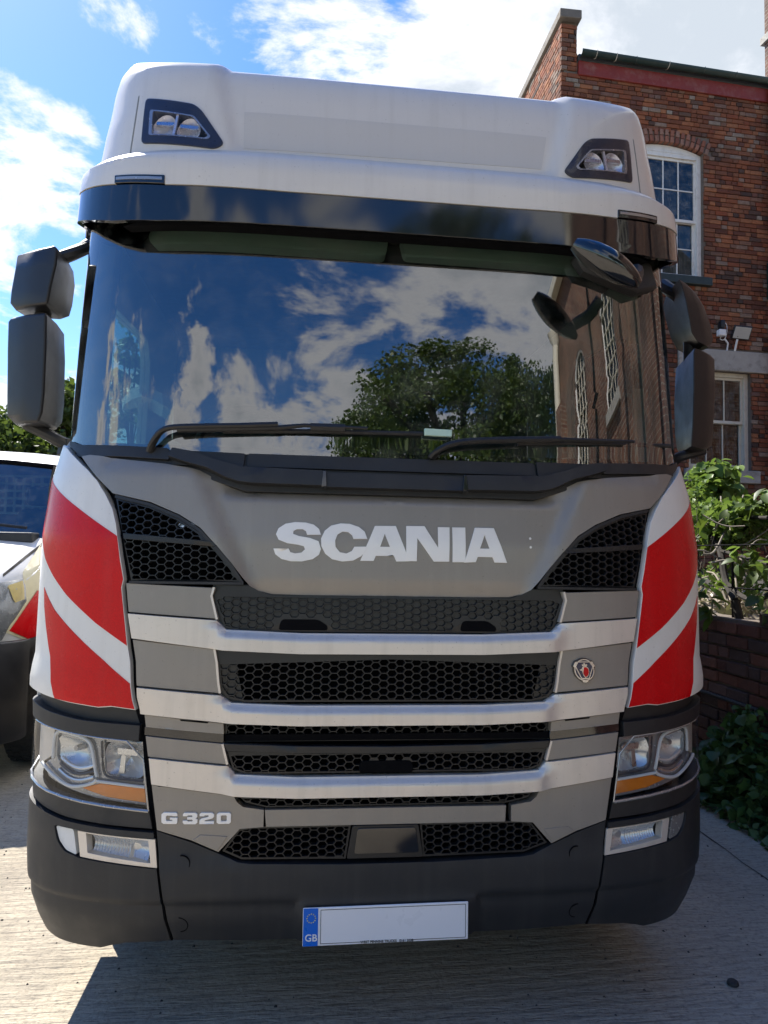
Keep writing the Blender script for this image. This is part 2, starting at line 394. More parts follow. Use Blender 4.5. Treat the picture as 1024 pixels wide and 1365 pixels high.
def cdt(outer, holes=()):
    vs = []; es = []
    for ring in [outer]+list(holes):
        b = len(vs); vs += [Vector(p) for p in ring]; n = len(ring); es += [(b+i, b+(i+1) % n) for i in range(n)]
    v2, e2, f2, *_ = delaunay_2d_cdt(vs, es, [], 1, 1e-6)
    def inside(p, poly):
        c = False; j = len(poly)-1
        for i in range(len(poly)):
            if (poly[i][1] > p[1]) != (poly[j][1] > p[1]) and p[0] < (poly[j][0]-poly[i][0])*(p[1]-poly[i][1])/(poly[j][1]-poly[i][1])+poly[i][0]: c = not c
            j = i
        return c
    hb = [(min(q[0] for q in h_), max(q[0] for q in h_), min(q[1] for q in h_), max(q[1] for q in h_), h_) for h_ in holes]
    keep = []
    for f in f2:
        c = sum((v2[i] for i in f), Vector((0, 0)))/len(f)
        if not inside(c, outer): continue
        if any(a <= c.x <= b and d <= c.y <= e and inside(c, h_) for a, b, d, e, h_ in hb): continue
        keep.append(f)
    return v2, keep
def patch(name, kind, poly, mat, parent, off=0., thick=.012, ds=.05, dz=.08, holes=(), bevel=.003, seg=2, fn=None, mirror=False, smooth=40, back=None, cutz=(), cuts=(), chamfer=0):
    if mirror: poly = [(-a, b) for a, b in poly][::-1]; holes = [[(-a, b) for a, b in h_] for h_ in holes]
    v2, fs = cdt(poly, holes)
    bm = bmesh.new(); vs = [bm.verts.new((v.x, v.y, 0)) for v in v2]
    for f in fs:
        try: bm.faces.new([vs[i] for i in f])
        except ValueError: pass
    for v in [v for v in bm.verts if not v.link_faces]: bm.verts.remove(v)
    s0, s1 = min(v.co.x for v in bm.verts), max(v.co.x for v in bm.verts); z0, z1 = min(v.co.y for v in bm.verts), max(v.co.y for v in bm.verts)
    sl_ = [k*ds for k in range(math.ceil(s0/ds), math.floor(s1/ds)+1)] if ds else []
    if ds: sl_ += [sg*q for sg in (1, -1) for q in (.98,1.03,1.06,1.09,1.12,1.14,1.16,1.18,1.20,1.22,1.24,1.26,1.28,1.31) if s0 < sg*q < s1 and kind[:4] != 'side']
    zl_ = [k*dz for k in range(math.ceil(z0/dz), math.floor(z1/dz)+1)] if dz else []
    for c_ in list(sl_)+list(cuts): bmesh.ops.bisect_plane(bm, geom=bm.verts[:]+bm.edges[:]+bm.faces[:], dist=1e-6, plane_co=(c_, 0, 0), plane_no=(1, 0, 0))
    for c_ in list(zl_)+list(cutz): bmesh.ops.bisect_plane(bm, geom=bm.verts[:]+bm.edges[:]+bm.faces[:], dist=1e-6, plane_co=(0, c_, 0), plane_no=(0, 1, 0))
    bmesh.ops.triangulate(bm, faces=[f for f in bm.faces if len(f.verts) > 4])
    pts2 = [(v.co.x, v.co.y) for v in bm.verts]; bm.verts.index_update()
    faces = [[v.index for v in f.verts] for f in bm.faces]
    bnd = [(e.verts[0].index, e.verts[1].index) for e in bm.edges if len(e.link_faces) == 1]
    bm.free()
    g = fn if fn else (lambda s, z: 0)
    front = [S(kind, s, z, off+g(s, z)) for s, z in pts2]; bk = [S(kind, s, z, (off-thick) if back is None else back) for s, z in pts2]
    n = len(pts2); F_ = [f for f in faces]+[[i+n for i in f[::-1]] for f in faces]
    for a, b in bnd: F_.append([a, b, b+n, a+n])
    bm = bmesh.new(); vv = [bm.verts.new(p) for p in front+bk]
    for f in F_:
        try: bm.faces.new([vv[i] for i in f])
        except ValueError: pass
    return from_bm(name, bm, mat, parent, bevel=bevel, seg=seg, smooth=smooth)
def hexmesh(name, kind, poly, parent, off=-.006, depth=.022, px=.0270, pz=.0238, mat='mesh_plastic', clip=None, solid=(), mirror=False, rim=.006, wall=.0026, origin=(0, 0)):
    """honeycomb grille: a plate with real bevelled holes"""
    poly = [tuple(p) for p in poly]
    A = sum(poly[i-1][0]*poly[i][1]-poly[i][0]*poly[i-1][1] for i in range(len(poly)))
    if A < 0: poly = poly[::-1]
    def inset(poly, d):
        out = []; L = len(poly)
        for i in range(L):
            a, b, c = Vector(poly[i-1]), Vector(poly[i]), Vector(poly[(i+1) % L]); u = (b-a).normalized(); v = (c-b).normalized()
            n1 = Vector((-u.y, u.x)); n2 = Vector((-v.y, v.x)); m = (n1+n2); m = m/max(.3, m.length_squared)*2
            out.append(tuple(b+m*d))
        return out
    ins = inset(clip if clip else poly, rim)
    def clipc(sub, cp):
        for i in range(len(cp)):
            a, b = Vector(cp[i-1]), Vector(cp[i]); ed = b-a; res = []
            for j in range(len(sub)):
                p, q = Vector(sub[j-1]), Vector(sub[j]); dp = ed.x*(p.y-a.y)-ed.y*(p.x-a.x); dq = ed.x*(q.y-a.y)-ed.y*(q.x-a.x)
                if dq >= 0:
                    if dp < 0: res.append(tuple(p+(q-p)*(dp/(dp-dq))))
                    res.append(tuple(q))
                elif dp >= 0: res.append(tuple(p+(q-p)*(dp/(dp-dq))))
            sub = res
            if len(sub) < 3: return []
        return sub
    a_, b_ = px*.665-wall*.6, px*.335-wall*.25; hh = pz/2-wall/2
    s0, s1 = min(p[0] for p in poly), max(p[0] for p in poly); z0, z1 = min(p[1] for p in poly), max(p[1] for p in poly)
    holes = []
    i0 = math.floor((s0-origin[0])/px)-1; i1 = math.ceil((s1-origin[0])/px)+1
    for i in range(i0, i1+1):
        x = origin[0]+i*px
        for j in range(math.floor((z0-origin[1])/pz)-1, math.ceil((z1-origin[1])/pz)+2):
            z = origin[1]+j*pz+(pz/2 if i % 2 else 0)
            h_ = [(x+a_, z), (x+b_, z+hh), (x-b_, z+hh), (x-a_, z), (x-b_, z-hh), (x+b_, z-hh)]
            h_ = clipc(h_, ins)
            if len(h_) < 3: continue
            ar = abs(sum(h_[k-1][0]*h_[k][1]-h_[k][0]*h_[k-1][1] for k in range(len(h_))))/2
            if ar < 2.5e-5: continue
            hole = [h_[0]]
            for q in h_[1:]:
                if (Vector(q)-Vector(hole[-1])).length > 4e-4: hole.append(q)
            if (Vector(hole[0])-Vector(hole[-1])).length < 4e-4: hole.pop()
            if len(hole) < 3: continue
            if any(sx0 < x < sx1 and sz0 < z < sz1 for sx0, sx1, sz0, sz1 in solid): continue
            holes.append(hole)
    if mirror: poly = [(-p, q) for p, q in poly][::-1]; holes = [[(-p, q) for p, q in h_][::-1] for h_ in holes]
    v2, fs = cdt(poly, holes)
    V = [S(kind, v.x, v.y, off) for v in v2]; F_ = [list(f) for f in fs]
    def wallring(ring, o1, o2, sc, cx, cz):
        b = len(V); n = len(ring)
        for p in ring: V.append(S(kind, p[0], p[1], o1))
        for p in ring: V.append(S(kind, cx+(p[0]-cx)*sc, cz+(p[1]-cz)*sc, o2))
        for k in range(n): F_.append([b+k, b+(k+1) % n, b+n+(k+1) % n, b+n+k])
    for h_ in holes:
        cx = sum(p[0] for p in h_)/len(h_); cz = sum(p[1] for p in h_)/len(h_)
        wallring(h_, off, off-.004, .88, cx, cz)
        wallring([(cx+(p[0]-cx)*.88, cz+(p[1]-cz)*.88) for p in h_], off-.004, off-depth, 1.0, cx, cz)
    cx = sum(p[0] for p in poly)/len(poly); cz = sum(p[1] for p in poly)/len(poly)
    wallring(poly, off, off-depth, 1.0, cx, cz)
    bm = bmesh.new(); vv = [bm.verts.new(p) for p in V]
    for f in F_:
        try: bm.faces.new([vv[i] for i in f])
        except ValueError: pass
    bmesh.ops.remove_doubles(bm, verts=bm.verts, dist=1e-5)
    return from_bm(name, bm, mat, parent, smooth=20)

# ================================================================== GROUND
def grid_ground():
    bm = bmesh.new()
    xs = [-400, -60, -20, -8, -4, 0, 4, 8, 20, 60, 400]; ys = [-400, -60, -20, -6, 0, 3, 6, 12, 30, 80, 400]
    vs = [[bm.verts.new((x, y, 0)) for x in xs] for y in ys]
    for j in range(len(ys)-1):
        for i in range(len(xs)-1): bm.faces.new((vs[j][i], vs[j][i+1], vs[j+1][i+1], vs[j+1][i]))
    return bm
tag(from_bm('ground', grid_ground(), 'concrete', smooth=0), kind='structure')

# low wooded rise that closes the horizon all round
simple('far_green', (.035, .055, .022), .95, 0, 0, .5, .08, bumps=.5, bscale=.4)
V_ = []; F_ = []; n_ = 180
for k in range(n_):
    a = 2*math.pi*k/n_
    for rr_i, (rd, base_) in enumerate(((120, 0), (135, .55), (170, 1.0), (240, 1.1), (380, .9))):
        hh_ = base_*(8+4.5*noise.noise(Vector((math.cos(a)*2.2, math.sin(a)*2.2, 1.5)))+2.5*noise.noise(Vector((math.cos(a)*22, math.sin(a)*22, rr_i*1.7)))) - (.05 if base_ == 0 else 0)
        V_.append((math.cos(a)*rd, math.sin(a)*rd, hh_))
for k in range(n_):
    for j in range(4):
        b0, b1 = k*5+j, ((k+1) % n_)*5+j; F_.append((b0, b1, b1+1, b0+1))
tag(from_py('hills', V_, F_, 'far_green', smooth=60), kind='structure')

# ================================================================== LORRY
L = empty('lorry', (0, 1.0, 0))
tag(L, 'large white and grey lorry cab with red and white side stripes facing the camera', 'lorry')
both = (False, True)
def pair(name, kind, poly, mat, **k):
    k.setdefault('parent', L); par = k.pop('parent')
    return [patch(name, kind, poly, mat, par, mirror=m_, **k) for m_ in both]

# --- shell: floor, back, sides, unseen cargo block added behind the cab for its shade
sideP = [(.30, .98), (.30, 1.9), (.42, 2.0), (.47, 2.93), (2.05, 2.93), (2.05, .98)]
win = roundpoly([(.56, 1.93), (.62, 2.55), (1.28, 2.60), (1.36, 2.50), (1.36, 1.86), (.9, 1.86)], .06)
arch = roundpoly([(.75, .975), (.95, 1.10), (1.60, 1.10), (1.80, .975)], .05)
for k_ in ('sideL', 'sideR'):
    patch('side_wall', k_, sideP, 'white_paint', L, ds=.2, dz=.1, thick=.05, holes=[win], bevel=.004)
    wf = patch('side_window', k_, win, 'side_glass', L, ds=.4, dz=.3, off=-.02, thick=.005, bevel=0)
    patch('door_seam', k_, [(.50, 1.0), (.50, 1.86), (.515, 1.86), (.515, 1.0)], 'deep_black', L, off=.0015, thick=.006, ds=0, dz=.1, bevel=0)
    patch('door_seam', k_, [(1.42, 1.0), (1.42, 2.7), (1.435, 2.7), (1.435, 1.0)], 'deep_black', L, off=.0015, thick=.006, ds=0, dz=.1, bevel=0)
    patch('door_handle', k_, roundpoly([(1.18, 1.42), (1.18, 1.47), (1.36, 1.47), (1.36, 1.42)], .015), 'black_plastic', L, off=.03, thick=.03, ds=0, dz=0)
    patch('step_panel', k_, [(.32, .34), (.32, .97), (.78, .97), (.82, .6), (.80, .34)], 'bumper_plastic', L, off=-.005, thick=.06, ds=.2, dz=.2)
box('rear_wall', (-1.10, 2.05, .95), (1.10, 2.09, 3.0), 'trim_light', L)
box('cab_floor', (-1.14, .46, 1.0), (1.14, 2.05, 1.04), 'trim_dark', L)
box('cab_ceiling', (-1.07, .36, 2.80), (1.07, 2.05, 2.84), 'trim_dark', L)
box('shade_cargo_body', (-1.21, 2.35, 1.05), (1.21, 8.6, 4.10), 'cargo_white', L, bevel=.02)  # unseen; added and sized to throw shade on the garden wall
box('chassis_rail', (-.55, .35, .55), (-.40, 8.2, .80), 'deep_black', L)
box('chassis_rail', (.40, .35, .55), (.55, 8.2, .80), 'deep_black', L)
box('radiator', (-.62, .22, .50), (.62, .34, 1.72), 'deep_black', L)
# wheels
def wheel(x, y, r=.50, w=.30, parent=L, rimmat='satin_metal'):
    bm = bmesh.new(); n = 36; prof = [(-w/2, r*.60), (-w/2, r*.90), (-w*.42, r*.975), (-w*.3, r), (w*.3, r), (w*.42, r*.975), (w/2, r*.90), (w/2, r*.60)]
    rings = [[bm.verts.new((x+a, y+b*math.cos(t), r+b*math.sin(t))) for t in [2*math.pi*k/n for k in range(n)]] for a, b in prof]
    for A, B in zip(rings, rings[1:]):
        for k in range(n): bm.faces.new((A[k], A[(k+1) % n], B[(k+1) % n], B[k]))
    w_ = from_bm('wheel', bm, 'rubber', parent)
    bm = bmesh.new()
    for k in range(n):                                   # tread lugs
        t = 2*math.pi*k/n
        for a in (-.32, -.12, .12, .32):
            m = Matrix.Translation((x+a*w, y, r)) @ Matrix.Rotation(t+(.06 if a in (-.12, .32) else 0), 4, 'X')
            bm_box(bm, (-w*.08, -r*.055, r*.985), (w*.08, r*.055, r*1.012), m)
    tr_ = from_bm('tread', bm, 'rubber', w_, smooth=0); tr_['kind'] = 'stuff'
    prof = [(-w*.30, .0), (-w*.30, r*.25), (-w*.1, r*.3), (-w*.12, r*.52), (-w*.45, r*.6), (w*.45, r*.6), (w*.12, r*.52), (w*.1, r*.3), (w*.30, r*.25), (w*.30, 0)]
    bm = bmesh.new()
    rings = [[bm.verts.new((x+a, y+b*math.cos(t), r+b*math.sin(t))) for t in [2*math.pi*k/n for k in range(n)]] for a, b in prof]
    for A, B in zip(rings, rings[1:]):
        for k in range(n): bm.faces.new((A[k], A[(k+1) % n], B[(k+1) % n], B[k]))
    bmesh.ops.remove_doubles(bm, verts=bm.verts, dist=1e-5)
    from_bm('rim', bm, rimmat, w_)
for x_ in (-1.02, 1.02): wheel(x_, 1.28)
for x_ in (-.98, .98): wheel(x_, 6.2, w=.5)
tube('axle', [(-.95, 1.28, .5), (.95, 1.28, .5)], .06, 'deep_black', L)

# --- roof
rows = [2.88, 2.92, 2.95, 2.97, 2.985, 3.0, 3.015, 3.03, 3.045, 3.06, 3.075, 3.09, 3.105, 3.12, 3.135, 3.15, 3.165, 3.18, 3.205, 3.23, 3.25, 3.27, 3.283, 3.295, 3.305, 3.315, 3.32, 3.325, 3.329, 3.333, 3.336, 3.34]
ss = list(np.arange(-1.02, 1.021, .02)) + [sg*q for sg in (1, -1) for q in (1.04,1.06,1.08,1.10,1.12,1.14,1.16,1.18,1.20,1.22,1.24,1.26,1.28,1.31,1.36,1.5,2.0,2.6,3.05)]
ss = sorted(ss)
def sstep(a, b, x):
    t_ = max(0, min(1, (x-a)/(b-a))); return t_*t_*(3-2*t_)
def recess(s, z):
    zb = 2.925+.02*sstep(.45, .62, abs(s))
    edge = .60+(z-2.93)*.36
    inx = 1-sstep(edge-.02, edge+.045, abs(s)); inz = sstep(zb-.012, zb+.02, z)
    return -.020*inx*inz
def crown(p, s, z):
    p.z += sstep(3.17, 3.29, z)*.50*min(float(np.interp(abs(s), BS, BY)), .15); return p
bm = bmesh.new(); V = []
for z in rows:
    V.append([bm.verts.new(crown(S('roof', float(s), z, recess(float(s), z) if abs(s) < 1.3 and z < 3.30 else (recess(float(s), 3.3) if abs(s) < 1.3 else 0)), float(s), z)) for s in ss])
for A, B in zip(V, V[1:]):
    for i in range(len(ss)-1): bm.faces.new((A[i], A[i+1], B[i+1], B[i]))
bm.faces.new(V[-1])
LAMP_OUT = [(-1.010, 3.155), (-.810, 3.112), (-.780, 3.092), (-.690, 2.985), (-.708, 2.962), (-.992, 2.993)]
def in_poly(p, poly):
    c = False; j = len(poly)-1
    for i in range(len(poly)):
        if (poly[i][1] > p[1]) != (poly[j][1] > p[1]) and p[0] < (poly[j][0]-poly[i][0])*(p[1]-poly[i][1])/(poly[j][1]-poly[i][1])+poly[i][0]: c = not c
        j = i
    return c
cut_ = []
for A_i in range(len(rows)-1):
    for i in range(len(ss)-1):
        if all(in_poly((-abs(q), z), LAMP_OUT) for q in (float(ss[i]), float(ss[i+1])) for z in (rows[A_i], rows[A_i+1])):
            f_ = [f for f in V[A_i][i].link_faces if V[A_i+1][i+1] in f.verts]
            cut_ += f_
bmesh.ops.delete(bm, geom=list(set(cut_)), context='FACES_ONLY')
roof = from_bm('roof', bm, 'white_paint', L, smooth=60)
def strip(kind, pts, w, off, name, mat, parent=L, thick=.008):
    """thin strip following a line on the surface"""
    lft, rgt = [], []
    for i, p in enumerate(pts):
        a = Vector(pts[max(i-1, 0)]); b = Vector(pts[min(i+1, len(pts)-1)]); d = (b-a).normalized(); n_ = Vector((-d.y, d.x))*w/2
        lft.append(tuple(Vector(p)+n_)); rgt.append(tuple(Vector(p)-n_))
    return patch(name, kind, lft+rgt[::-1], mat, parent, off=off, thick=thick, ds=.05, dz=.06, bevel=0)
for sg in (-1, 1):
    strip('roof', [(sg*1.045, 2.94), (sg*1.052, 3.10), (sg*1.06, 3.18), (sg*1.07, 3.24), (sg*1.07, 3.29)], .006, .0008, 'roof_seam', 'trim_light')
# grey patch standing for the blanked-out company name on the roof front
patch('blank_patch', 'roof', [(-.612, 3.115), (.62, 3.118), (.585, 2.985), (-.600, 2.972)], 'blank_grey', L, fn=lambda s, z: recess(s, z), off=.0012, thick=.003, ds=.05, dz=.02, bevel=0, smooth=60, back=-.04)
# roof lamps
rl = roundpoly([(-1.018, 3.165), (-.806, 3.122), (-.772, 3.098), (-.668, 2.972), (-.702, 2.952), (-1.000, 2.985)], .018)
rin = roundpoly([(-.985, 3.113), (-.798, 3.076), (-.722, 2.996), (-.735, 2.986), (-.972, 3.012)], .01)
def centre(p): return (sum(a for a, b in p)/len(p), sum(b for a, b in p)/len(p))
def scalep(p, k, c=None):
    c = c or centre(p); return [(c[0]+(a-c[0])*k, c[1]+(b-c[1])*k) for a, b in p]
for m_ in both:
    sg = 1 if m_ else -1
    lamp = patch('roof_lamp', 'roof', rl, 'lamp_dark', L, off=.004, thick=.02, holes=[rin], mirror=m_, ds=.03, dz=.03)
    patch('lamp_back', 'roof', scalep(rin, 1.04), 'lamp_dark', lamp, off=-.0405, thick=.005, mirror=m_, bevel=0, ds=.05, dz=.05)
    patch('lamp_rim', 'roof', rin, 'lamp_grey', lamp, off=.006, thick=.05, holes=[scalep(rin, .90)], mirror=m_, ds=.05, dz=.05, bevel=.001)
    # two bowl reflectors with a bright crossbar
    for cx, cz, w_ in ((-.915, 3.048, .10), (-.815, 3.030, .09)):
        bm = bmesh.new(); n = 20; rings = []
        for q in range(6):
            r_ = q/5; rings.append([bm.verts.new(S('roof', -sg*(cx+math.cos(t)*r_*w_*.52), cz+math.sin(t)*r_*.042-.010*(math.cos(t))**2*r_, -.034+.030*r_*r_)) for t in [2*math.pi*k/n for k in range(n)]])
        for A, B in zip(rings, rings[1:]):
            for k in range(n): bm.faces.new((A[k], A[(k+1) % n], B[(k+1) % n], B[k]))
        bmesh.ops.remove_doubles(bm, verts=bm.verts, dist=1e-5)
        from_bm('reflector', bm, 'chrome', lamp)
        patch('bulb_shade', 'roof', [(cx-.04, cz+.008), (cx+.04, cz), (cx+.04, cz+.012), (cx-.04, cz+.022)], 'satin_metal', lamp, off=-.004, thick=.008, mirror=m_, ds=0, dz=0)
    strip('roof', [(-sg*-.866, 3.093) if not m_ else (.866, 3.093), (sg*.869, 3.05), (sg*.872, 3.005)], .010, .0, 'divider', 'chrome', lamp)
    patch('lens', 'roof', scalep(rl, .97), 'roof_lamp_glass', lamp, off=.010, thick=.004, mirror=m_, bevel=0, ds=.05, dz=.05)

# --- visor
vt = [(-1.60, 2.90), (-1.36, 2.862), (-1.229, 2.832), (-1.03, 2.808), (-.83, 2.792), (-.4, 2.785), (0, 2.785)]
vtop = [(-1.60, 2.96), (0, 2.96)]
vpoly = vt+[(-a, b) for a, b in vt[-2::-1]]
visor = patch('sun_visor', 'visor', vpoly+[(1.60, 2.96), (-1.60, 2.96)], 'white_paint', L, ds=.05, dz=.05, thick=.02, bevel=.004, cutz=(2.90, 2.915, 2.93, 2.945), smooth=60)
vb = [(-1.60, 2.80), (-1.36, 2.755), (-1.244, 2.728), (-1.14, 2.70), (-1.03, 2.678), (-.86, 2.668), (0, 2.668)]
vbp = vb+[(-a, b) for a, b in vb[-2::-1]]
vt2 = [(a, b-.003) for a, b in vpoly]
vg = patch('visor_band', 'visor', vbp+vt2[::-1], 'black_gloss', L, ds=.05, dz=.06, off=-.003, thick=.02, bevel=.003, smooth=60)
lip = [(-1.0, 2.664), (-.86, 2.661), (0, 2.661), (.86, 2.661), (1.0, 2.664), (.95, 2.672), (0, 2.672), (-.95, 2.672)]
patch('visor_lip', 'visor', lip, 'deep_black', L, off=-.022, thick=.05, ds=.1, dz=0)
# marker lamps let into the visor
for m_ in both:
    ml = patch('marker_lamp', 'visor', [(-1.032, 2.836), (-.838, 2.822), (-.836, 2.792), (-1.03, 2.808)], 'black_gloss', L, off=.004, thick=.02, mirror=m_, ds=.05, dz=0)
    patch('lens', 'visor', [(-1.024, 2.828), (-.846, 2.815), (-.845, 2.805), (-1.023, 2.818)], 'lamp_grey', ml, off=.006, thick=.006, mirror=m_, ds=.05, dz=0, bevel=.001)

# --- windscreen and pillars
gl = [(-1.245, 1.915), (-1.10, 1.895), (-.6, 1.885), (0, 1.88), (.6, 1.885), (1.10, 1.895), (1.245, 1.915), (1.235, 2.78), (-1.235, 2.78)]
patch('windscreen', 'glass', gl, 'windscreen_glass', L, thick=.006, ds=.05, dz=.06, bevel=0, smooth=80, cuts=[sg*q for sg in (1,-1) for q in (1.0,1.02,1.04,1.07,1.08,1.1,1.11,1.13,1.15,1.17,1.19,1.21,1.23)])
pair('pillar', 'glass', [(-1.246, 1.90), (-1.38, 1.90), (-1.42, 2.2), (-1.42, 2.80), (-1.237, 2.80)], 'black_gloss', off=-.004, thick=.03, ds=.05, dz=.1)
pair('pillar_inner', 'glass', [(-1.10, 1.86), (-1.24, 1.86), (-1.23, 2.8), (-1.10, 2.8)], 'trim_dark', off=-.035, thick=.03, ds=.05, dz=.1)
# printed black header with rounded ends
pair('screen_border', 'glass', roundpoly([(-1.23, 2.775), (-1.20, 2.70), (-1.10, 2.652), (-.96, 2.640), (-.93, 2.670), (-.90, 2.775)], .03), 'deep_black', off=-.010, thick=.003, ds=.05, dz=.06, bevel=0)
patch('screen_border', 'glass', [(-1.2, 1.87), (-.6, 1.86), (.6, 1.86), (1.2, 1.87), (1.2, 1.93), (.9, 1.915), (0, 1.905), (-.9, 1.915), (-1.2, 1.93)], 'deep_black', L, off=-.010, thick=.003, ds=.05, dz=.03, bevel=0)
# roller blind cassettes and roof lining seen through the top of the glass
for a, b in ((-.965, -.012), (.012, .93)):
    patch('blind_cassette', 'glass', roundpoly([(a, 2.785), (a+.03, 2.656), (b-.02, 2.648), (b, 2.785)], .02), 'blind_grey', L, off=-.035, thick=.05, ds=.08, dz=0)
patch('header_trim', 'glass', [(-1.05, 2.72), (1.05, 2.72), (1.05, 2.80), (-1.05, 2.80)], 'deep_black', L, off=-.05, thick=.04, ds=.1, dz=0)
# interior
box('dashboard', (-1.08, .40, 1.60), (1.08, .82, 1.90), 'trim_dark', L, bevel=.05, seg=3)
box('dashboard_top', (-1.02, .28, 1.86), (1.02, .60, 1.885), 'trim_dark', L, bevel=.01)
def seat(x):
    b = box('seat', (x-.25, 1.05, 1.45), (x+.25, 1.55, 1.60), 'seat_fabric', L, bevel=.05, seg=3)
    loft('backrest', [[Vector((x+a*w, 1.50+.10*(zq-1.55)+c, zq)) for a, c in ((-1,.0),(-.85,-.07),(0,-.04),(.85,-.07),(1,.0),(.9,.12),(-.9,.12))] for zq, w in ((1.55,.25),(1.8,.27),(2.1,.25),(2.22,.17))], 'seat_fabric', b, bevel=.02, seg=2)
    box('headrest', (x-.15, 1.50, 2.22), (x+.15, 1.60, 2.42), 'seat_fabric', b, bevel=.04, seg=3)
seat(-.62); seat(.62)
# steering wheel in front of the driver, who sits on the picture's left
st_c = Vector((-.56, .88, 1.98)); tilt = rad(38)
def circ(c, r, tilt, n=40):
    return [c+Vector((math.cos(t)*r, math.sin(t)*r*math.cos(tilt+math.pi/2)*-1, math.sin(t)*r*math.sin(tilt+math.pi/2))) for t in [2*math.pi*k/n for k in range(n+1)]]
sw = tube('steering_wheel', circ(st_c, .225, -.5), .017, 'trim_dark', L, n=8)
tube('hub', [st_c+Vector((0, .02, -.01)), st_c+Vector((0, -.06, -.10))], [.07, .05], 'trim_dark', sw)
for t_ in (.1, math.pi-.1, -math.pi/2): tube('spoke', [st_c, st_c+Vector((math.cos(t_)*.22, math.sin(t_)*.1, math.sin(t_)*.2))], .015, 'trim_dark', sw)
# folded pale cloth over the wheel side of the dashboard
cl = loft('dash_cloth', [[Vector((-1.0+.30*u, .62+.05*v+.02*math.sin(u*9), 1.90+.10*math.sin(math.pi*u)*(1-v*.5)+.02*math.sin(7*v+5*u))) for v in (0, .25, .5, .75, 1)]+[Vector((-1.0+.30*u, .62, 1.885))] for u in [k/8 for k in range(9)]], 'headrest_cloth', L)
cloth = []
for i, px_ in enumerate((163, 175, 188, 202, 216, 230)):
    top_ = (532, 518, 514, 517, 524, 530)[i]; bot_ = (548, 545, 542, 548, 556, 566)[i]; yy = 1.38+.03*(i % 2)
    cloth.append([atY(px_, top_, yy), atY(px_+2, (top_+bot_)/2, yy-.05), atY(px_, bot_, yy-.01), atY(px_, bot_, yy+.05), atY(px_, top_, yy+.06)])
loft('seat_cloth', cloth, 'headrest_cloth', L)
box('dash_device', (-.50, .30, 1.885), (-.42, .33, 1.985), 'trim_dark', L, bevel=.012, seg=3)
patch('permit_sticker', 'glass', roundpoly([(.885, 2.19), (1.00, 2.20), (1.00, 2.375), (.885, 2.365)], .005), 'sticker_film', L, off=-.012, thick=.002, ds=.04, dz=.06, bevel=0)
patch('permit_sticker', 'glass', [(.90+.045+.04*math.cos(t), 2.325+.035*math.sin(t)) for t in [2*math.pi*k/20 for k in range(20)]], 'sticker_film', L, off=-.016, thick=.002, ds=.04, dz=.06, bevel=0)
patch('permit_sticker', 'glass', [(.90+.045+.04*math.cos(t), 2.24+.035*math.sin(t)) for t in [2*math.pi*k/20 for k in range(20)]], 'sticker_film', L, off=-.016, thick=.002, ds=.04, dz=.06, bevel=0)

# --- cowl below the windscreen
patch('cowl', 'body', [(-1.21, 1.935), (-1.12, 1.912), (-.76, 1.897), (0, 1.888), (.76, 1.897), (1.12, 1.912), (1.21, 1.935), (1.15, 1.88), (1.0, 1.862), (.78, 1.845), (.6, 1.79), (.5, 1.76), (-.5, 1.76), (-.6, 1.79), (-.78, 1.845), (-1.0, 1.862), (-1.15, 1.88)], 'black_plastic', L, off=-.012, thick=.05, ds=.08, dz=.04)
# end caps of the cowl
pair('cowl_end', 'body', roundpoly([(-1.215, 1.938), (-1.195, 1.915), (-1.10, 1.872), (-.95, 1.868), (-.765, 1.858), (-.775, 1.898), (-1.12, 1.914)], .01), 'black_plastic', off=.002, thick=.03, ds=.05, dz=.04, bevel=.005)
# middle panels with joints between them
for a, b in ((-.755, -.515), (-.505, .505), (.515, .755)):
    patch('cowl_panel', 'body', roundpoly([(a, 1.893 if a < -.6 or b > .6 else 1.888), (b, 1.888 if b < .6 else 1.893), (b, 1.842), (a, 1.842)], .006), 'black_plastic', L, off=-.002, thick=.02, ds=.08, dz=0, bevel=.004)
lipbot = [(-.765, 1.862), (-.70, 1.842), (-.633, 1.826), (-.575, 1.800), (-.53, 1.786), (-.48, 1.780), (-.24, 1.778)]
liptop = [(-.755, 1.890), (-.69, 1.880), (-.60, 1.852), (-.52, 1.832), (-.24, 1.826)]
pair('cowl_lip', 'body', lipbot+liptop[::-1], 'black_plastic', off=.030, thick=.045, ds=.05, dz=.03, bevel=.008, seg=3)
patch('cowl_lip', 'body', [(-.243, 1.775), (.243, 1.775), (.243, 1.822), (-.243, 1.822)], 'black_plastic', L, off=.024, thick=.04, ds=.08, dz=0, bevel=.006, seg=3)
pair('lip_clip', 'body', [(-.250, 1.772), (-.232, 1.772), (-.236, 1.826), (-.246, 1.826)], 'black_gloss', off=.034, thick=.03, ds=0, dz=0, bevel=.003)

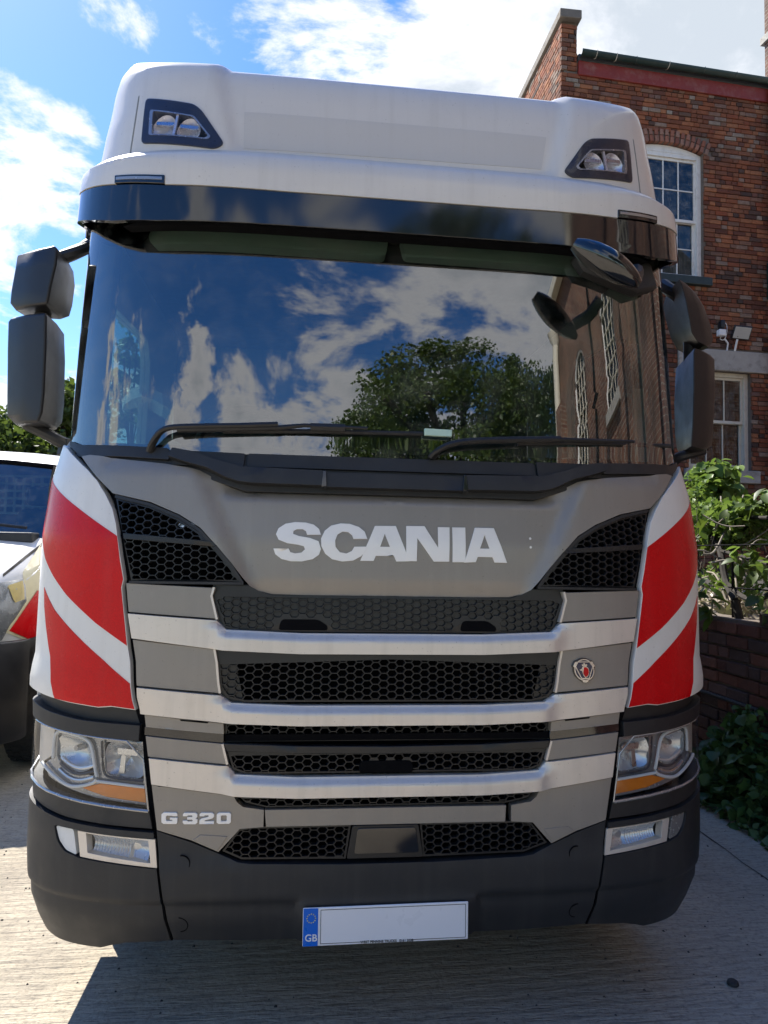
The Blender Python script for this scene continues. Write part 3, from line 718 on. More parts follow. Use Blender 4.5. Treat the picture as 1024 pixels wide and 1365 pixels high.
# --- grey front panel
hp = [(-1.098, 1.870), (-1.06, 1.874), (-.95, 1.862), (-.78, 1.845), (-.66, 1.826), (-.60, 1.800), (-.55, 1.775), (-.47, 1.760), (0, 1.762)]
hl_ = [(0, 1.419), (-.29, 1.419), (-.40, 1.421), (-.44, 1.430), (-.47, 1.447), (-.494, 1.474), (-.53, 1.520), (-.578, 1.575), (-.636, 1.633), (-.706, 1.674), (-.806, 1.714), (-.938, 1.741), (-1.005, 1.795)]
left = hp[:-1]; low = hl_[1:]
hoodp = [(a, b) for a, b in hp]+[(-a, b) for a, b in hp[-2::-1]]+[(-a, b) for a, b in low[::-1]]+low
def hoodfn(s, z):
    e = .465+(z-1.472)*.51; a = abs(s)
    r = -.018*(1-sstep(e-.015, e+.05, a))
    if a < 1.0: r -= .030*sstep(1.735, 1.775, z)*(1-sstep(.5, .62, a)) + .010*sstep(1.82, 1.86, z)*sstep(.5, .62, a)
    r -= .010*(1-sstep(1.42, 1.47, z))*(1-sstep(.42, .5, a))
    return r
patch('front_panel', 'body', hoodp, 'grey_paint', L, ds=.02, dz=.02, fn=hoodfn, off=.006, thick=.03, bevel=.006, seg=3, back=-.035, smooth=60)

# --- lettering on the front panel
def sxy(kx, x0, s0, ytop, ybot, z1, z0):
    def f(p):
        x, y = p; t_ = (y-ytop(x))/(ybot(x)-ytop(x)); return (s0+(x-x0)*kx, z1-t_*(z1-z0))
    return f
fS = sxy(.000887, 75, -.398, lambda x: 55+(x-530)*.029, lambda x: 192+(x-612)*.0287, 1.657, 1.537)
glyphs = [
 ([(248,88),(240,66),(220,50),(190,42),(150,40),(115,46),(90,63),(82,85),(93,106),(125,120),(165,126),(186,132),(191,143),(178,155),(155,158),(137,153),(130,139),(75,139),(82,160),(105,178),(140,187),(180,188),(220,180),(243,164),(250,143),(240,113),(208,100),(165,92),(145,84),(146,73),(158,67),(180,67),(192,74),(197,88)], []),
 ([(422,105),(412,78),(390,60),(355,48),(320,46),(285,54),(262,73),(249,102),(251,132),(266,160),(292,181),(330,190),(370,187),(400,171),(418,150),(423,135),(374,135),(365,151),(345,160),(320,155),(304,135),(302,110),(310,88),(328,77),(350,79),(365,91),(370,105)], []),
 ([(397,188),(450,56),(530,57),(583,192),(533,192),(524,172),(455,170),(447,189)], [[(488,86),(508,137),(471,136)]]),
 ([(570,57),(640,58),(692,142),(692,62),(737,63),(735,195),(676,194),(612,104),(611,192),(570,191)], []),
 ([(748,63),(799,64),(798,198),(748,197)], []),
 ([(793,199),(836,65),(911,67),(960,202),(911,200),(903,180),(845,178),(838,198)], [[(873,94),(891,147),(854,146)]])]
fn_off = {0: .0, 1: .0008, 2: .0, 3: .0008, 4: 0, 5: .0008}
for i, (o_, h_) in enumerate(glyphs):
    patch('letter', 'body', [fS(p) for p in o_], 'letter_silver', L, fn=lambda s, z: hoodfn(s, z), off=.0095+fn_off[i], thick=.004, back=-.02, holes=[[fS(p) for p in q] for q in h_], ds=.05, dz=.03, bevel=.001)
pair_dots = [patch('rivet', 'body', [(.470+.004*math.cos(t), z_+.0045*math.sin(t)) for t in [2*math.pi*k/10 for k in range(10)]], 'letter_silver', L, fn=hoodfn, off=.009, thick=.003, back=-.01, ds=0, dz=0, bevel=0) for z_ in (1.623, 1.592)]

# --- upper side intakes
iq = [(-.850, 1.456), (-.500, 1.458), (-.535, 1.506), (-.585, 1.565), (-.642, 1.620), (-.712, 1.662), (-.810, 1.700), (-.928, 1.725), (-.905, 1.66)]
iq = [(-.852, 1.457), (-.499, 1.459), (-.535, 1.508), (-.585, 1.565), (-.642, 1.620), (-.712, 1.662), (-.810, 1.701), (-.930, 1.727), (-.897, 1.62)]
iqc = [p for p in iq if p != (-.897, 1.62)]
for m_ in both:
    g = hexmesh('intake_grille', 'body', iqc, L, off=-.004, mirror=m_, depth=.02)
    patch('intake_bar', 'body', [(-.884, 1.610), (-.575, 1.588), (-.585, 1.572), (-.880, 1.592)], 'mesh_plastic', g, off=.006, thick=.02, mirror=m_, ds=.06, dz=0, bevel=.003)
    strip('body', [((1 if m_ else -1)*a, b) for a, b in [(-.93*-1, 1.732), (.81, 1.706), (.71, 1.667), (.64, 1.626), (.582, 1.570), (.53, 1.510), (.493, 1.455)]], .010, .004, 'intake_rim', 'black_plastic', g, thick=.02)
    strip('body', [((1 if m_ else -1)*a, b) for a, b in [(.490, 1.4545), (.855, 1.4525)]], .008, .0055, 'intake_rim', 'black_plastic', g, thick=.02)
# hexagon bolts of the sensor behind the left mesh
patch('sensor', 'body', [(-.72, 1.64), (-.66, 1.635), (-.66, 1.655), (-.72, 1.66)], 'satin_metal', L, off=-.035, thick=.01, ds=0, dz=0)

# --- backing so that all gaps go dark
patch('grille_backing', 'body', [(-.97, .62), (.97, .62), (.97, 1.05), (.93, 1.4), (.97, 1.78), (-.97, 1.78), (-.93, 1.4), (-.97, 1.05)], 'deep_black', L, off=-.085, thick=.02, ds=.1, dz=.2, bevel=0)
# dark frames between panels and corners
pair('gap_frame', 'body', [(-1.205, 1.905), (-1.06, 1.845), (-.955, 1.742), (-.905, 1.62), (-.885, 1.458), (-.86, 1.25), (-.825, 1.05), (-.80, .97), (-.778, .74), (-.742, .66), (-.715, .66), (-.74, .80), (-.76, .97), (-.785, 1.05), (-.825, 1.25), (-.855, 1.45), (-.875, 1.62), (-.925, 1.73), (-1.03, 1.83), (-1.19, 1.90)], 'deep_black', off=-.018, thick=.03, ds=.08, dz=.1, bevel=.002)

# --- red and white corner panels
cp = [(-1.205, 1.908), (-1.13, 1.868), (-1.050, 1.820), (-1.005, 1.785), (-.965, 1.738), (-.932, 1.69), (-.912, 1.640), (-.899, 1.59), (-.885, 1.52), (-.872, 1.462), (-.877, 1.434), (-.866, 1.36), (-.848, 1.247), (-.824, 1.135), (-.813, 1.048), (-.89, 1.056), (-.935, 1.051), (-1.05, 1.061), (-1.10, 1.068), (-1.25, 1.088), (-1.62, 1.095), (-1.62, 1.93), (-1.33, 1.93), (-1.26, 1.925)]
def cpf(s, z):
    return .004-.010*sstep(1.0, .86, abs(s))*0
red1 = [(-1.31, 1.822), (-1.20, 1.765), (-1.06, 1.690), (-.902, 1.600), (-.888, 1.52), (-.8745, 1.462), (-.8795, 1.434), (-.868, 1.36), (-.851, 1.250), (-.96, 1.318), (-1.08, 1.405), (-1.15, 1.465), (-1.213, 1.524), (-1.265, 1.60), (-1.30, 1.70)]
red2 = [(-1.205, 1.424), (-1.13, 1.352), (-1.0, 1.255), (-.90, 1.182), (-.826, 1.131), (-.816, 1.051), (-.89, 1.059), (-.935, 1.054), (-1.05, 1.064), (-1.098, 1.069), (-1.119, 1.149), (-1.150, 1.225), (-1.176, 1.298), (-1.195, 1.36)]
for m_ in both:
    c_ = patch('corner_panel', 'body', cp, 'white_film', L, off=.006, thick=.035, mirror=m_, ds=.04, dz=.04, bevel=.004, seg=2, smooth=60)
    for r_ in (red1, red2):
        patch('red_stripe', 'body', r_, 'red_film', c_, off=.0072, thick=.003, mirror=m_, ds=.04, dz=.04, bevel=0, smooth=60)

# --- silver bars and grey infill panels
def barfn(top, w=.03):
    def f(s, z):
        tz = top(abs(s)); return -.014*(1-sstep(0, .022, tz-z))*(1-sstep(.50, .56, abs(s)))
    return f
def mk_bar(eo, eoz, eb, kx, kz, jx, jz, cz, bo, boz, bx, bz, bcz, lines=None):
    """eo: outer top; k,j: the two corners where the bar steps down to the middle; b*: bottom edge"""
    topL = [(-eo, eoz), (-kx, kz), (-jx, jz), (-.30, cz)]; botL = [(-bo, boz), (-bx, bz), (-.30, bcz)]
    poly = topL+[(-a, b) for a, b in topL[::-1]]+[(-a, b) for a, b in botL]+botL[::-1]
    xs = [.30, jx, kx, eo]; zs_ = [cz, jz, kz, eoz]
    top = lambda a: float(np.interp(a, xs, zs_))
    f = lambda s, z: (.012*(1-sstep(jx-.01, kx+.02, abs(s)))) - .020*(1-sstep(0, .026, top(abs(s))-z))*(1-sstep(kx-.02, kx+.02, abs(s)))
    return patch('chrome_bar', 'body', poly, 'silver_paint', L, ds=.03, dz=.0, cutz=[q*.006+bcz-.01 for q in range(24)], fn=f, off=.010, thick=.05, back=-.03, bevel=.004, seg=2, smooth=50)
mk_bar(.852, 1.352, 0, .571, 1.335, .540, 1.306, 1.296, .836, 1.274, .548, 1.241, 1.231)
mk_bar(.803, 1.119, 0, .543, 1.097, .512, 1.073, 1.064, .797, 1.037, .533, 1.012, 1.003)
mk_bar(.767, .899, 0, .521, .875, .498, .848, .837, .756, .819, .500, .785, .776)
def infill(poly, fn=None, **k): pair('infill_panel', 'body', poly, 'grey_paint', off=.002, thick=.03, ds=.04, dz=.03, bevel=.004, back=-.04, fn=fn, **k)
f1 = lambda s, z: -.012*sstep(1.40, 1.36, z)*0
infill([(-.866, 1.449), (-.583, 1.439), (-.589, 1.413), (-.569, 1.340), (-.853, 1.357)])
infill([(-.835, 1.269), (-.573, 1.243), (-.546, 1.104), (-.806, 1.124)])
infill([(-.786, 1.033), (-.539, 1.008), (-.537, .975), (-.782, .995)])
infill([(-.782, .966), (-.540, .944), (-.524, .880), (-.772, .903)])
infill([(-.757, .815), (-.500, .781), (-.490, .762), (-.470, .746), (-.404, .736), (-.404, .683), (-.478, .678), (-.505, .648), (-.542, .608), (-.628, .645), (-.735, .676)])
# pale edges where the infills turn into the grille
for pts in ([(.583, 1.441), (.590, 1.413), (.570, 1.338)], [(.574, 1.243), (.546, 1.104)], [(.540, .944), (.523, .880)]):
    for sg in (-1, 1): strip('body', [(sg*a, b) for a, b in pts], .007, .0045, 'infill_edge', 'silver_paint', thick=.03)
patch('lower_strip', 'body', [(-.401, .736), (.386, .736), (.384, .683), (-.396, .683)], 'grey_paint', L, off=.002, thick=.03, ds=.1, dz=0, bevel=.004)
for sg in (-1, 1): patch('slot', 'body', [(sg*.675, 1.0205), (sg*.585, 1.0135), (sg*.588, 1.009), (sg*.672, 1.016)][::sg], 'deep_black', L, off=.0035, thick=.004, ds=0, dz=0, bevel=0)
pair('dark_band', 'body', [(-.79, .994), (-.537, .973), (-.537, .945), (-.79, .968)], 'black_gloss', off=-.006, thick=.02, ds=.05, dz=0)
pair('corner_flap', 'body', [(-.545, .613), (-.622, .646), (-.600, .662), (-.515, .656)], 'grey_paint', off=.0045, thick=.006, ds=0, dz=0, bevel=.001)

# --- grilles
g = hexmesh('upper_grille', 'body', [(-.585, 1.413), (-.556, 1.448), (-.47, 1.4475), (-.44, 1.430), (-.40, 1.417), (.40, 1.417), (.44, 1.430), (.47, 1.4475), (.556, 1.448), (.585, 1.413), (.548, 1.312), (.50, 1.300), (-.50, 1.300), (-.548, 1.312)][::-1], L, off=-.012, depth=.016, solid=((-.385, -.205, 1.27, 1.348), (.215, .36, 1.27, 1.348)), clip=[(-.5, 1.300), (.5, 1.300), (.548, 1.312), (.58, 1.40), (.56, 1.417), (-.56, 1.417), (-.58, 1.40), (-.548, 1.312)])
patch('grille_blank', 'body', [(-.58, 1.30), (.58, 1.30), (.59, 1.45), (-.59, 1.45)], 'mesh_plastic', g, off=-.022, thick=.004, ds=.1, dz=0, bevel=0)
for a, b in ((-.375, -.215), (.225, .35)):
    patch('grab_recess', 'body', roundpoly([(a, 1.305), (a+.01, 1.340), (b-.03, 1.340), (b, 1.320), (b, 1.305)], .012), 'deep_black', g, off=-.0105, thick=.004, ds=.1, dz=0, bevel=0)
hexmesh('middle_grille', 'body', [(-.571, 1.237), (-.30, 1.228), (.30, 1.228), (.571, 1.237), (.545, 1.12), (.527, 1.088), (.468, 1.074), (-.468, 1.074), (-.527, 1.088), (-.545, 1.12)][::-1], L, off=-.008, depth=.02)
pair('grille_blank', 'body', [(-.575, 1.24), (-.515, 1.24), (-.475, 1.07), (-.575, 1.07)], 'mesh_plastic', off=-.018, thick=.004, ds=.05, dz=0, bevel=0)
hexmesh('slim_grille', 'body', [(-.536, 1.006), (.536, 1.006), (.535, .945), (-.535, .945)][::-1], L, off=-.02, depth=.02)
# overhanging lip above the third grille
patch('grille_lip', 'body', [(-.537, .946), (-.30, .936), (0, .932), (.30, .936), (.537, .946), (.527, .922), (.30, .912), (0, .908), (-.30, .912), (-.527, .922)], 'mesh_plastic', L, off=.004, thick=.03, ds=.08, dz=0, bevel=.005, seg=2)
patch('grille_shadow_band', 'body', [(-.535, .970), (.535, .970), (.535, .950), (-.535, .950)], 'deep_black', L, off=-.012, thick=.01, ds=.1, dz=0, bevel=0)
hexmesh('third_grille', 'body', [(-.525, .918), (-.30, .910), (.30, .910), (.525, .918), (.506, .862), (.464, .846), (-.464, .846), (-.506, .862)][::-1], L, off=-.008, depth=.02, solid=((-.10, .075, .83, .885),), clip=[(-.464, .846), (.464, .846), (.506, .862), (.522, .911), (-.522, .911), (-.506, .862)])
patch('tow_cover', 'body', roundpoly([(-.105, .846), (-.100, .884), (.070, .884), (.078, .846)], .014), 'deep_black', L, off=-.004, thick=.01, ds=0, dz=0, bevel=.002)
hexmesh('fourth_grille', 'body', [(-.486, .779), (-.30, .771), (.30, .771), (.480, .779), (.462, .757), (.386, .741), (-.396, .741), (-.462, .757)][::-1], L, off=-.008, depth=.02, clip=[(-.396, .741), (.386, .741), (.462, .757), (.478, .772), (-.484, .772), (-.462, .757)], rim=.004)
for a, b, c in (([(-.531, .607), (-.482, .674), (-.44, .681), (-.125, .681), (-.140, .574), (-.47, .580)], 0, 0), ([(.531, .607), (.475, .674), (.44, .681), (.100, .681), (.113, .574), (.45, .580)], 0, 0)):
    hexmesh('bottom_grille', 'body', a, L, off=-.008, depth=.02)
rc = patch('radar_cover', 'body', roundpoly([(-.120, .681), (-.137, .578), (.111, .578), (.094, .681)], .006), 'mesh_plastic', L, off=.004, thick=.03, ds=0, dz=0, bevel=.003)
patch('cover_plate', 'body', roundpoly([(-.104, .674), (-.114, .594), (.096, .594), (.084, .674)], .008), 'black_gloss', rc, off=.009, thick=.008, ds=0, dz=0, bevel=.003)

# --- model number and round badge
fG = sxy(.000462, 90, -.722, lambda x: 216, lambda x: 295, .7315, .696)
gg = [([(105,215),(190,215),(199,225),(199,240),(166,240),(162,237),(130,237),(123,243),(123,268),(130,273),(162,273),(166,270),(166,265),(148,265),(148,250),(200,250),(200,285),(192,294),(105,294),(92,283),(90,229)], []),
 ([(245,216),(318,216),(332,226),(332,245),(322,255),(334,263),(334,284),(320,295),(245,295),(235,284),(235,270),(265,270),(268,276),(298,276),(302,270),(298,263),(265,263),(265,246),(296,246),(300,240),(296,234),(268,234),(265,240),(235,240),(235,226)], []),
 ([(358,216),(430,216),(444,227),(444,246),(432,257),(384,269),(384,275),(445,275),(445,295),(347,295),(347,268),(360,256),(404,246),(410,240),(404,234),(382,234),(378,241),(347,241),(347,226)], []),
 ([(475,217),(546,217),(559,228),(559,284),(546,295),(475,295),(462,284),(462,228)], [[(496,236),(526,236),(530,242),(530,270),(526,276),(496,276),(491,270),(491,242)]])]
for o_, h_ in gg: patch('letter', 'body', [fG(p) for p in o_], 'letter_silver', L, off=.007, thick=.006, holes=[[fG(p) for p in q] for q in h_], ds=.08, dz=.05, bevel=.001)
bc = (.648, 1.180)
def bpt(x, y): return (bc[0]+(x-522)*.000190, bc[1]-(y-545)*.000196)
def arc(cx, cy, r, a0, a1, n=8): return [(cx+r*math.cos(rad(a0+(a1-a0)*k/n)), cy+r*math.sin(rad(a0+(a1-a0)*k/n))) for k in range(n+1)]
bo = []
for k in range(48):
    t = 360*k/48; near = min(abs((t-c_+180) % 360-180) for c_ in (90, 210, 330)); r_ = 222 if near < 20 else 202
    bo.append((522+r_*math.cos(rad(t)), 545+r_*math.sin(rad(t))))
bd = patch('badge', 'body', [bpt(*p) for p in bo], 'black_gloss', L, off=.010, thick=.012, ds=0, dz=0, bevel=.002)
ringo = []
for k in range(60):
    t = 360*k/60; near = min(abs((t-c_+180) % 360-180) for c_ in (90, 210, 330)); r_ = 212 if near < 18 else 186
    ringo.append((522+r_*math.cos(rad(t)), 545+r_*math.sin(rad(t))))
ringi = [(522+168*math.cos(rad(6*k)), 545+168*math.sin(rad(6*k))) for k in range(60)]
patch('badge_ring', 'body', [bpt(*p) for p in ringo], 'satin_metal', bd, off=.0125, thick=.003, holes=[[bpt(*p) for p in ringi]], ds=0, dz=0, bevel=0)
patch('badge_face', 'body', [bpt(*p) for p in ringi], 'badge_blue', bd, off=.0112, thick=.002, ds=0, dz=0, bevel=0)
tri = [(400, 400), (640, 400), (695, 480), (600, 700), (450, 700), (350, 480)]
tri2 = scalep(tri, .88)
patch('badge_ring', 'body', [bpt(*p) for p in tri], 'satin_metal', bd, off=.0130, thick=.002, holes=[[bpt(*p) for p in tri2]], ds=0, dz=0, bevel=0)
head = [(430, 535), (470, 525), (480, 500), (510, 480), (560, 482), (595, 510), (605, 560), (598, 620), (570, 655), (525, 680), (500, 650), (480, 600), (475, 560), (440, 548)]
patch('badge_head', 'body', [bpt(*p) for p in head], 'satin_metal', bd, off=.0136, thick=.002, ds=0, dz=0, bevel=0)
patch('badge_head', 'body', [bpt(*p) for p in scalep(head[3:12], .84)], 'red_film', bd, off=.0146, thick=.002, ds=0, dz=0, bevel=0)
patch('badge_crown', 'body', [bpt(*p) for p in [(485, 478), (478, 440), (503, 455), (515, 425), (535, 425), (548, 455), (578, 440), (575, 478)]], 'satin_metal', bd, off=.0138, thick=.002, ds=0, dz=0, bevel=0)

# --- black bands and bumper
pair('upper_band', 'body', [(-.812, 1.046), (-.89, 1.054), (-.935, 1.049), (-1.10, 1.066), (-1.25, 1.083), (-1.60, 1.09), (-1.60, 1.02), (-1.25, 1.003), (-1.04, .985), (-.79, .968)], 'black_plastic', off=-.020, thick=.03, ds=.05, dz=.05, bevel=.004)
pair('mid_band', 'body', [(-.800, 1.000), (-1.0, 1.008), (-1.13, 1.022), (-1.25, 1.04), (-1.60, 1.05), (-1.60, 1.00), (-1.25, .985), (-1.136, .973), (-.99, .962), (-.802, .951)], 'black_plastic', off=.006, thick=.04, ds=.04, dz=.0, bevel=.010, seg=3, smooth=60)
hlp = [(-.794, .947), (-.984, .958), (-1.136, .970), (-1.25, .982), (-1.50, .995), (-1.52, .92), (-1.47, .845), (-1.32, .800), (-1.22, .778), (-1.10, .762), (-.95, .748), (-.764, .734)]
pair('lower_band', 'body', [(-.764, .731), (-.95, .745), (-1.10, .759), (-1.22, .775), (-1.32, .797), (-1.47, .842), (-1.60, .90), (-1.60, .76), (-1.3, .733), (-1.247, .724), (-1.139, .706), (-1.049, .694), (-.90, .684), (-.752, .677)], 'black_plastic', off=-.004, thick=.03, ds=.04, dz=.05, bevel=.006, seg=2)
bcp = [(-.745, .668), (-.90, .676), (-1.049, .686), (-1.139, .699), (-1.247, .716), (-1.35, .735), (-1.60, .76), (-1.60, .30), (-1.33, .272), (-1.14, .262), (-.951, .272), (-.90, .290), (-.850, .303), (-.702, .318)]
fogout = roundpoly([(-1.089, .667), (-.737, .650), (-.727, .556), (-.985, .577), (-1.043, .590), (-1.073, .619)], .012)
def cornerfn(s, z):
    return .012*sstep(.655, .69, z)*0 + .010*(1-sstep(.44, .46, z))*-1
corner = pair('bumper_corner', 'body', bcp, 'bumper_plastic', off=.006, thick=.03, ds=.04, dz=.04, bevel=.012, seg=3, holes=[fogout], fn=cornerfn, cutz=(.435, .445, .455, .465, .66, .67, .68, .69), back=-.04, smooth=60)
bcent = [(-.738, .672), (-.628, .637), (-.544, .602), (-.480, .575), (-.44, .570), (-.15, .562), (.15, .562), (.44, .570), (.480, .575), (.544, .602), (.628, .637), (.738, .672), (.692, .320), (.45, .312), (-.45, .312), (-.692, .320)]
def bumpfn(s, z):
    low = 1-sstep(.435, .465, z); a = abs(s)
    r = -.012*low
    r += .016*low*(1-sstep(.285, .30, a))*sstep(.30, .32, z)          # shelf that carries the number plate
    r -= .010*sstep(.55, .60, z)
    return r
patch('bumper', 'body', bcent, 'bumper_plastic', L, off=.008, thick=.04, ds=.05, dz=.03, fn=bumpfn, cutz=(.435, .445, .455, .465), cuts=(-.30, -.285, .285, .30), back=-.05, bevel=.008, seg=3, smooth=50)
pair('corner_seam', 'body', [(-.741, .672), (-.752, .672), (-.716, .315), (-.696, .315)], 'deep_black', off=-.006, thick=.02, ds=0, dz=.05, bevel=0)
for cx, cz, a0, a1 in ((-.655, .572, -80, 100), (-.665, .378, -90, 90), (.645, .378, 90, 270), (.63, .57, 80, 260)):
    strip('body', [(cx+.026*math.cos(rad(a0+(a1-a0)*k/12)), cz+.026*math.sin(rad(a0+(a1-a0)*k/12))) for k in range(13)], .0025, .0092+(-.012 if cz < .4 else -.004), 'tow_eye_cover', 'deep_black', thick=.004)
box('light_stop_tray', (-.88, .10, .33), (.88, .31, .36), 'deep_black', L)
box('light_stop_tray', (-1.12, .32, .30), (1.12, 1.0, .36), 'deep_black', L)  # unseen trays, shaped to stop sunlight leaking under the bumper

# --- headlamps
def inner(poly, d):
    return scalep(poly, 1-d)
for m_ in both:
    q = -1 if m_ else 1
    hb = patch('headlamp', 'body', hlp, 'lamp_grey', L, off=-.075, thick=.01, mirror=m_, ds=.04, dz=.04, bevel=0)
    P_ = lambda *pts: [(q*a, b) for a, b in pts]
    # surround of bright plastic: a plate with two openings and a dark strip round it
    openA = roundpoly([(-1.123, .945), (-1.04, .938), (-.985, .928), (-.968, .905), (-.955, .826), (-1.06, .835), (-1.125, .865)], .02)
    openB = roundpoly([(-.928, .938), (-.812, .934), (-.797, .915), (-.786, .824), (-.905, .832), (-.922, .845)], .014)
    openC = [(-1.008, .786), (-.935, .805), (-.785, .797), (-.779, .751), (-.913, .764)]
    plate = [(-.797, .942), (-1.127, .964), (-1.136, .87), (-1.205, .832), (-1.165, .80), (-1.055, .776), (-.95, .758), (-.770, .742)]
    patch('bezel', 'body', plate, 'lamp_grey', hb, off=-.022, thick=.03, mirror=m_, holes=[openA, openB, openC], ds=.05, dz=.05, bevel=.003)
    patch('bezel', 'body', [(-1.140, .966), (-1.30, .98), (-1.46, .985), (-1.46, .86), (-1.30, .83), (-1.21, .84), (-1.145, .872)], 'silver_paint', hb, off=-.02, thick=.02, mirror=m_, ds=.04, dz=.05, bevel=.004)
    # white light guide that loops round the outer lamp and runs above the indicator
    pth = smoothpath([Vector((a, b)) for a, b in [(-1.130, .868), (-1.127, .962), (-1.04, .955), (-.985, .945), (-.966, .920), (-.952, .850), (-.940, .815), (-.99, .795), (-1.045, .787), (-1.09, .800), (-1.20, .842)]], 2)
    pth2 = smoothpath([Vector((a, b)) for a, b in [(-.945, .814), (-.90, .812), (-.783, .803)]], 1)
    tube('light_guide', [S('body', q*p.x, p.y, -.012) for p in pth], .0055, 'window_white', hb, n=8)
    tube('light_guide', [S('body', q*p.x, p.y, -.012) for p in pth2], .005, 'window_white', hb, n=8)
    tube('light_guide', [S('body', q*p.x, p.y, -.012) for p in smoothpath([Vector((-.932, .942)), Vector((-.926, .86)), Vector((-.915, .832)), Vector((-.88, .826)), Vector((-.79, .820))], 2)], .004, 'lamp_dark', hb, n=6)
    # dished reflectors
    def dish(cx, cz, rx, rz, d0, d1, sq, mat='chrome', facet=0):
        bm = bmesh.new(); n = 28; rings = []
        for k in range(9):
            r_ = k/8; ring = []
            for j in range(n):
                t = 2*math.pi*j/n; ca, sa = math.cos(t), math.sin(t); sup = (abs(ca)**sq+abs(sa)**sq)**(-1/sq)
                fd = facet*math.sin(7*t)*r_
                ring.append(bm.verts.new(S('body', q*(cx+ca*sup*r_*rx), cz+sa*sup*r_*rz, d0+(d1-d0)*r_**2.2+fd)))
            rings.append(ring)
        for A, B in zip(rings, rings[1:]):
            for j in range(n): bm.faces.new((A[j], A[(j+1) % n], B[(j+1) % n], B[j]))
        bmesh.ops.remove_doubles(bm, verts=bm.verts, dist=1e-5)
        return from_bm('reflector', bm, mat, hb, smooth=25 if facet else 50)
    dish(-1.045, .893, .088, .062, -.070, -.026, 2.4)
    dish(-.856, .882, .070, .058, -.070, -.026, 4.5, facet=.004)
    # bulb, shield and projector bowl
    tube('bulb', [S('body', q*-1.045, .905, -.066), S('body', q*-1.045, .905, -.03)], [.012, .009], 'lamp_grey', hb, n=10)
    tube('bulb', [S('body', q*-.850, .900, -.066), S('body', q*-.850, .900, -.03)], [.016, .012], 'lamp_grey', hb, n=10)
    patch('lamp_shield', 'body', roundpoly([(-.885, .898), (-.815, .895), (-.815, .915), (-.885, .92)], .006), 'satin_metal', hb, off=-.026, thick=.010, mirror=m_, ds=0, dz=0)
    patch('lamp_shield', 'body', roundpoly([(-.882, .835), (-.862, .835), (-.858, .895), (-.874, .895)], .004), 'satin_metal', hb, off=-.034, thick=.010, mirror=m_, ds=0, dz=0)
    for k in range(3):
        pts = [S('body', q*(-1.105+.145*u), .870-.018*k-.020*math.sin(math.pi*u)*1.0-.010*u, -.028+.004*k) for u in [j/10 for j in range(11)]]
        tube('trim_ring', pts, .006, ('chrome', 'lamp_dark', 'satin_metal')[k], hb, n=8)
    patch('indicator', 'body', openC, 'amber', hb, off=-.020, thick=.02, mirror=m_, ds=.05, dz=0, bevel=.002)
    patch('lens', 'body', hlp, 'lamp_glass', hb, off=.004, thick=.004, mirror=m_, ds=.03, dz=.04, bevel=0, smooth=70)
    # edge of the lens
    e_ = hlp+[hlp[0]]
    tube('lens_edge', [S('body', q*a, b, .003) for a, b in smoothpath([Vector(p) for p in [hlp[-1]]+hlp[:5]], 1)], .003, 'lamp_grey', hb, n=6)
    tube('lens_edge', [S('body', q*a, b, .003) for a, b in smoothpath([Vector(p) for p in hlp[5:]], 1)], .005, 'lamp_grey', hb, n=6)
    # fog lamp in the bumper corner
    fb = patch('fog_lamp', 'body', scalep(fogout, 1.02), 'black_plastic', L, off=-.045, thick=.01, mirror=m_, ds=.05, dz=0, bevel=0)
    patch('reflex_panel', 'body', roundpoly([(-1.086, .662), (-1.014, .661), (-.998, .582), (-1.040, .593), (-1.068, .619)], .008), 'window_white' if not m_ else 'lamp_grey', fb, off=.0, thick=.02, mirror=m_, ds=.04, dz=0, bevel=.003)
    fin = [(-.968, .655), (-.760, .643), (-.750, .572), (-.960, .594)]
    fo = [(-.997, .659), (-.740, .646), (-.731, .559), (-.984, .580)]
    patch('fog_bezel', 'body', fo, 'silver_paint', fb, off=.002, thick=.03, mirror=m_, holes=[scalep(fin, .985)], ds=.05, dz=0, bevel=.004)
    patch('fog_back', 'body', fin, 'satin_metal', fb, off=-.040, thick=.003, mirror=m_, ds=.05, dz=0, bevel=0)
    bm = bmesh.new(); n = 24; rows_ = []
    for j in range(9):
        n = 36
        rows_.append([bm.verts.new(S('body', q*(-.955+.19*(i/n)), .582+.066*(j/8)-.010*(i/n), -.012-.022*math.sin(math.pi*j/8)-.0035*(i % 2)*(i < n*.68)-.012*sstep(.66, .74, i/n)*(1-(i/n-.7)/.3))) for i in range(n+1)])
    for A, B in zip(rows_, rows_[1:]):
        for i in range(n): bm.faces.new((A[i], A[i+1], B[i+1], B[i]))
    from_bm('fog_reflector', bm, 'chrome', fb, smooth=30)
    patch('fog_lens', 'body', fin, 'lamp_glass', fb, off=.0, thick=.004, mirror=m_, ds=.05, dz=0, bevel=0)

# --- number plate: UK size, blank, as in the photograph
pc, pz0, pz1 = -.007, .322, .440
PY = -.026
plt = box('number_plate', (-.271, PY, pz0), (.261, PY+.006, pz1), 'plate_white', L, bevel=.004, seg=3, mtx=Matrix.Rotation(rad(-.35), 4, 'Y'))
box('country_band', (-.2695, PY-.0008, pz0+.0015), (-.223, PY+.001, pz1-.0015), 'plate_blue', plt, bevel=.0, mtx=Matrix.Rotation(rad(-.35), 4, 'Y'))
bm = bmesh.new()
for a0, a1, b0, b1 in ((-.215, -.085, pz0+.0065, pz0+.008), (.075, .252, pz0+.0065, pz0+.008), (-.215, .252, pz1-.008, pz1-.0065), (-.2155, -.214, pz0+.008, pz1-.008), (.251, .2525, pz0+.008, pz1-.008)):
    bm_box(bm, (a0, PY-.0009, b0), (a1, PY+.001, b1), Matrix.Rotation(rad(-.35), 4, 'Y'))
from_bm('border_line', bm, 'print_black', plt, smooth=0)
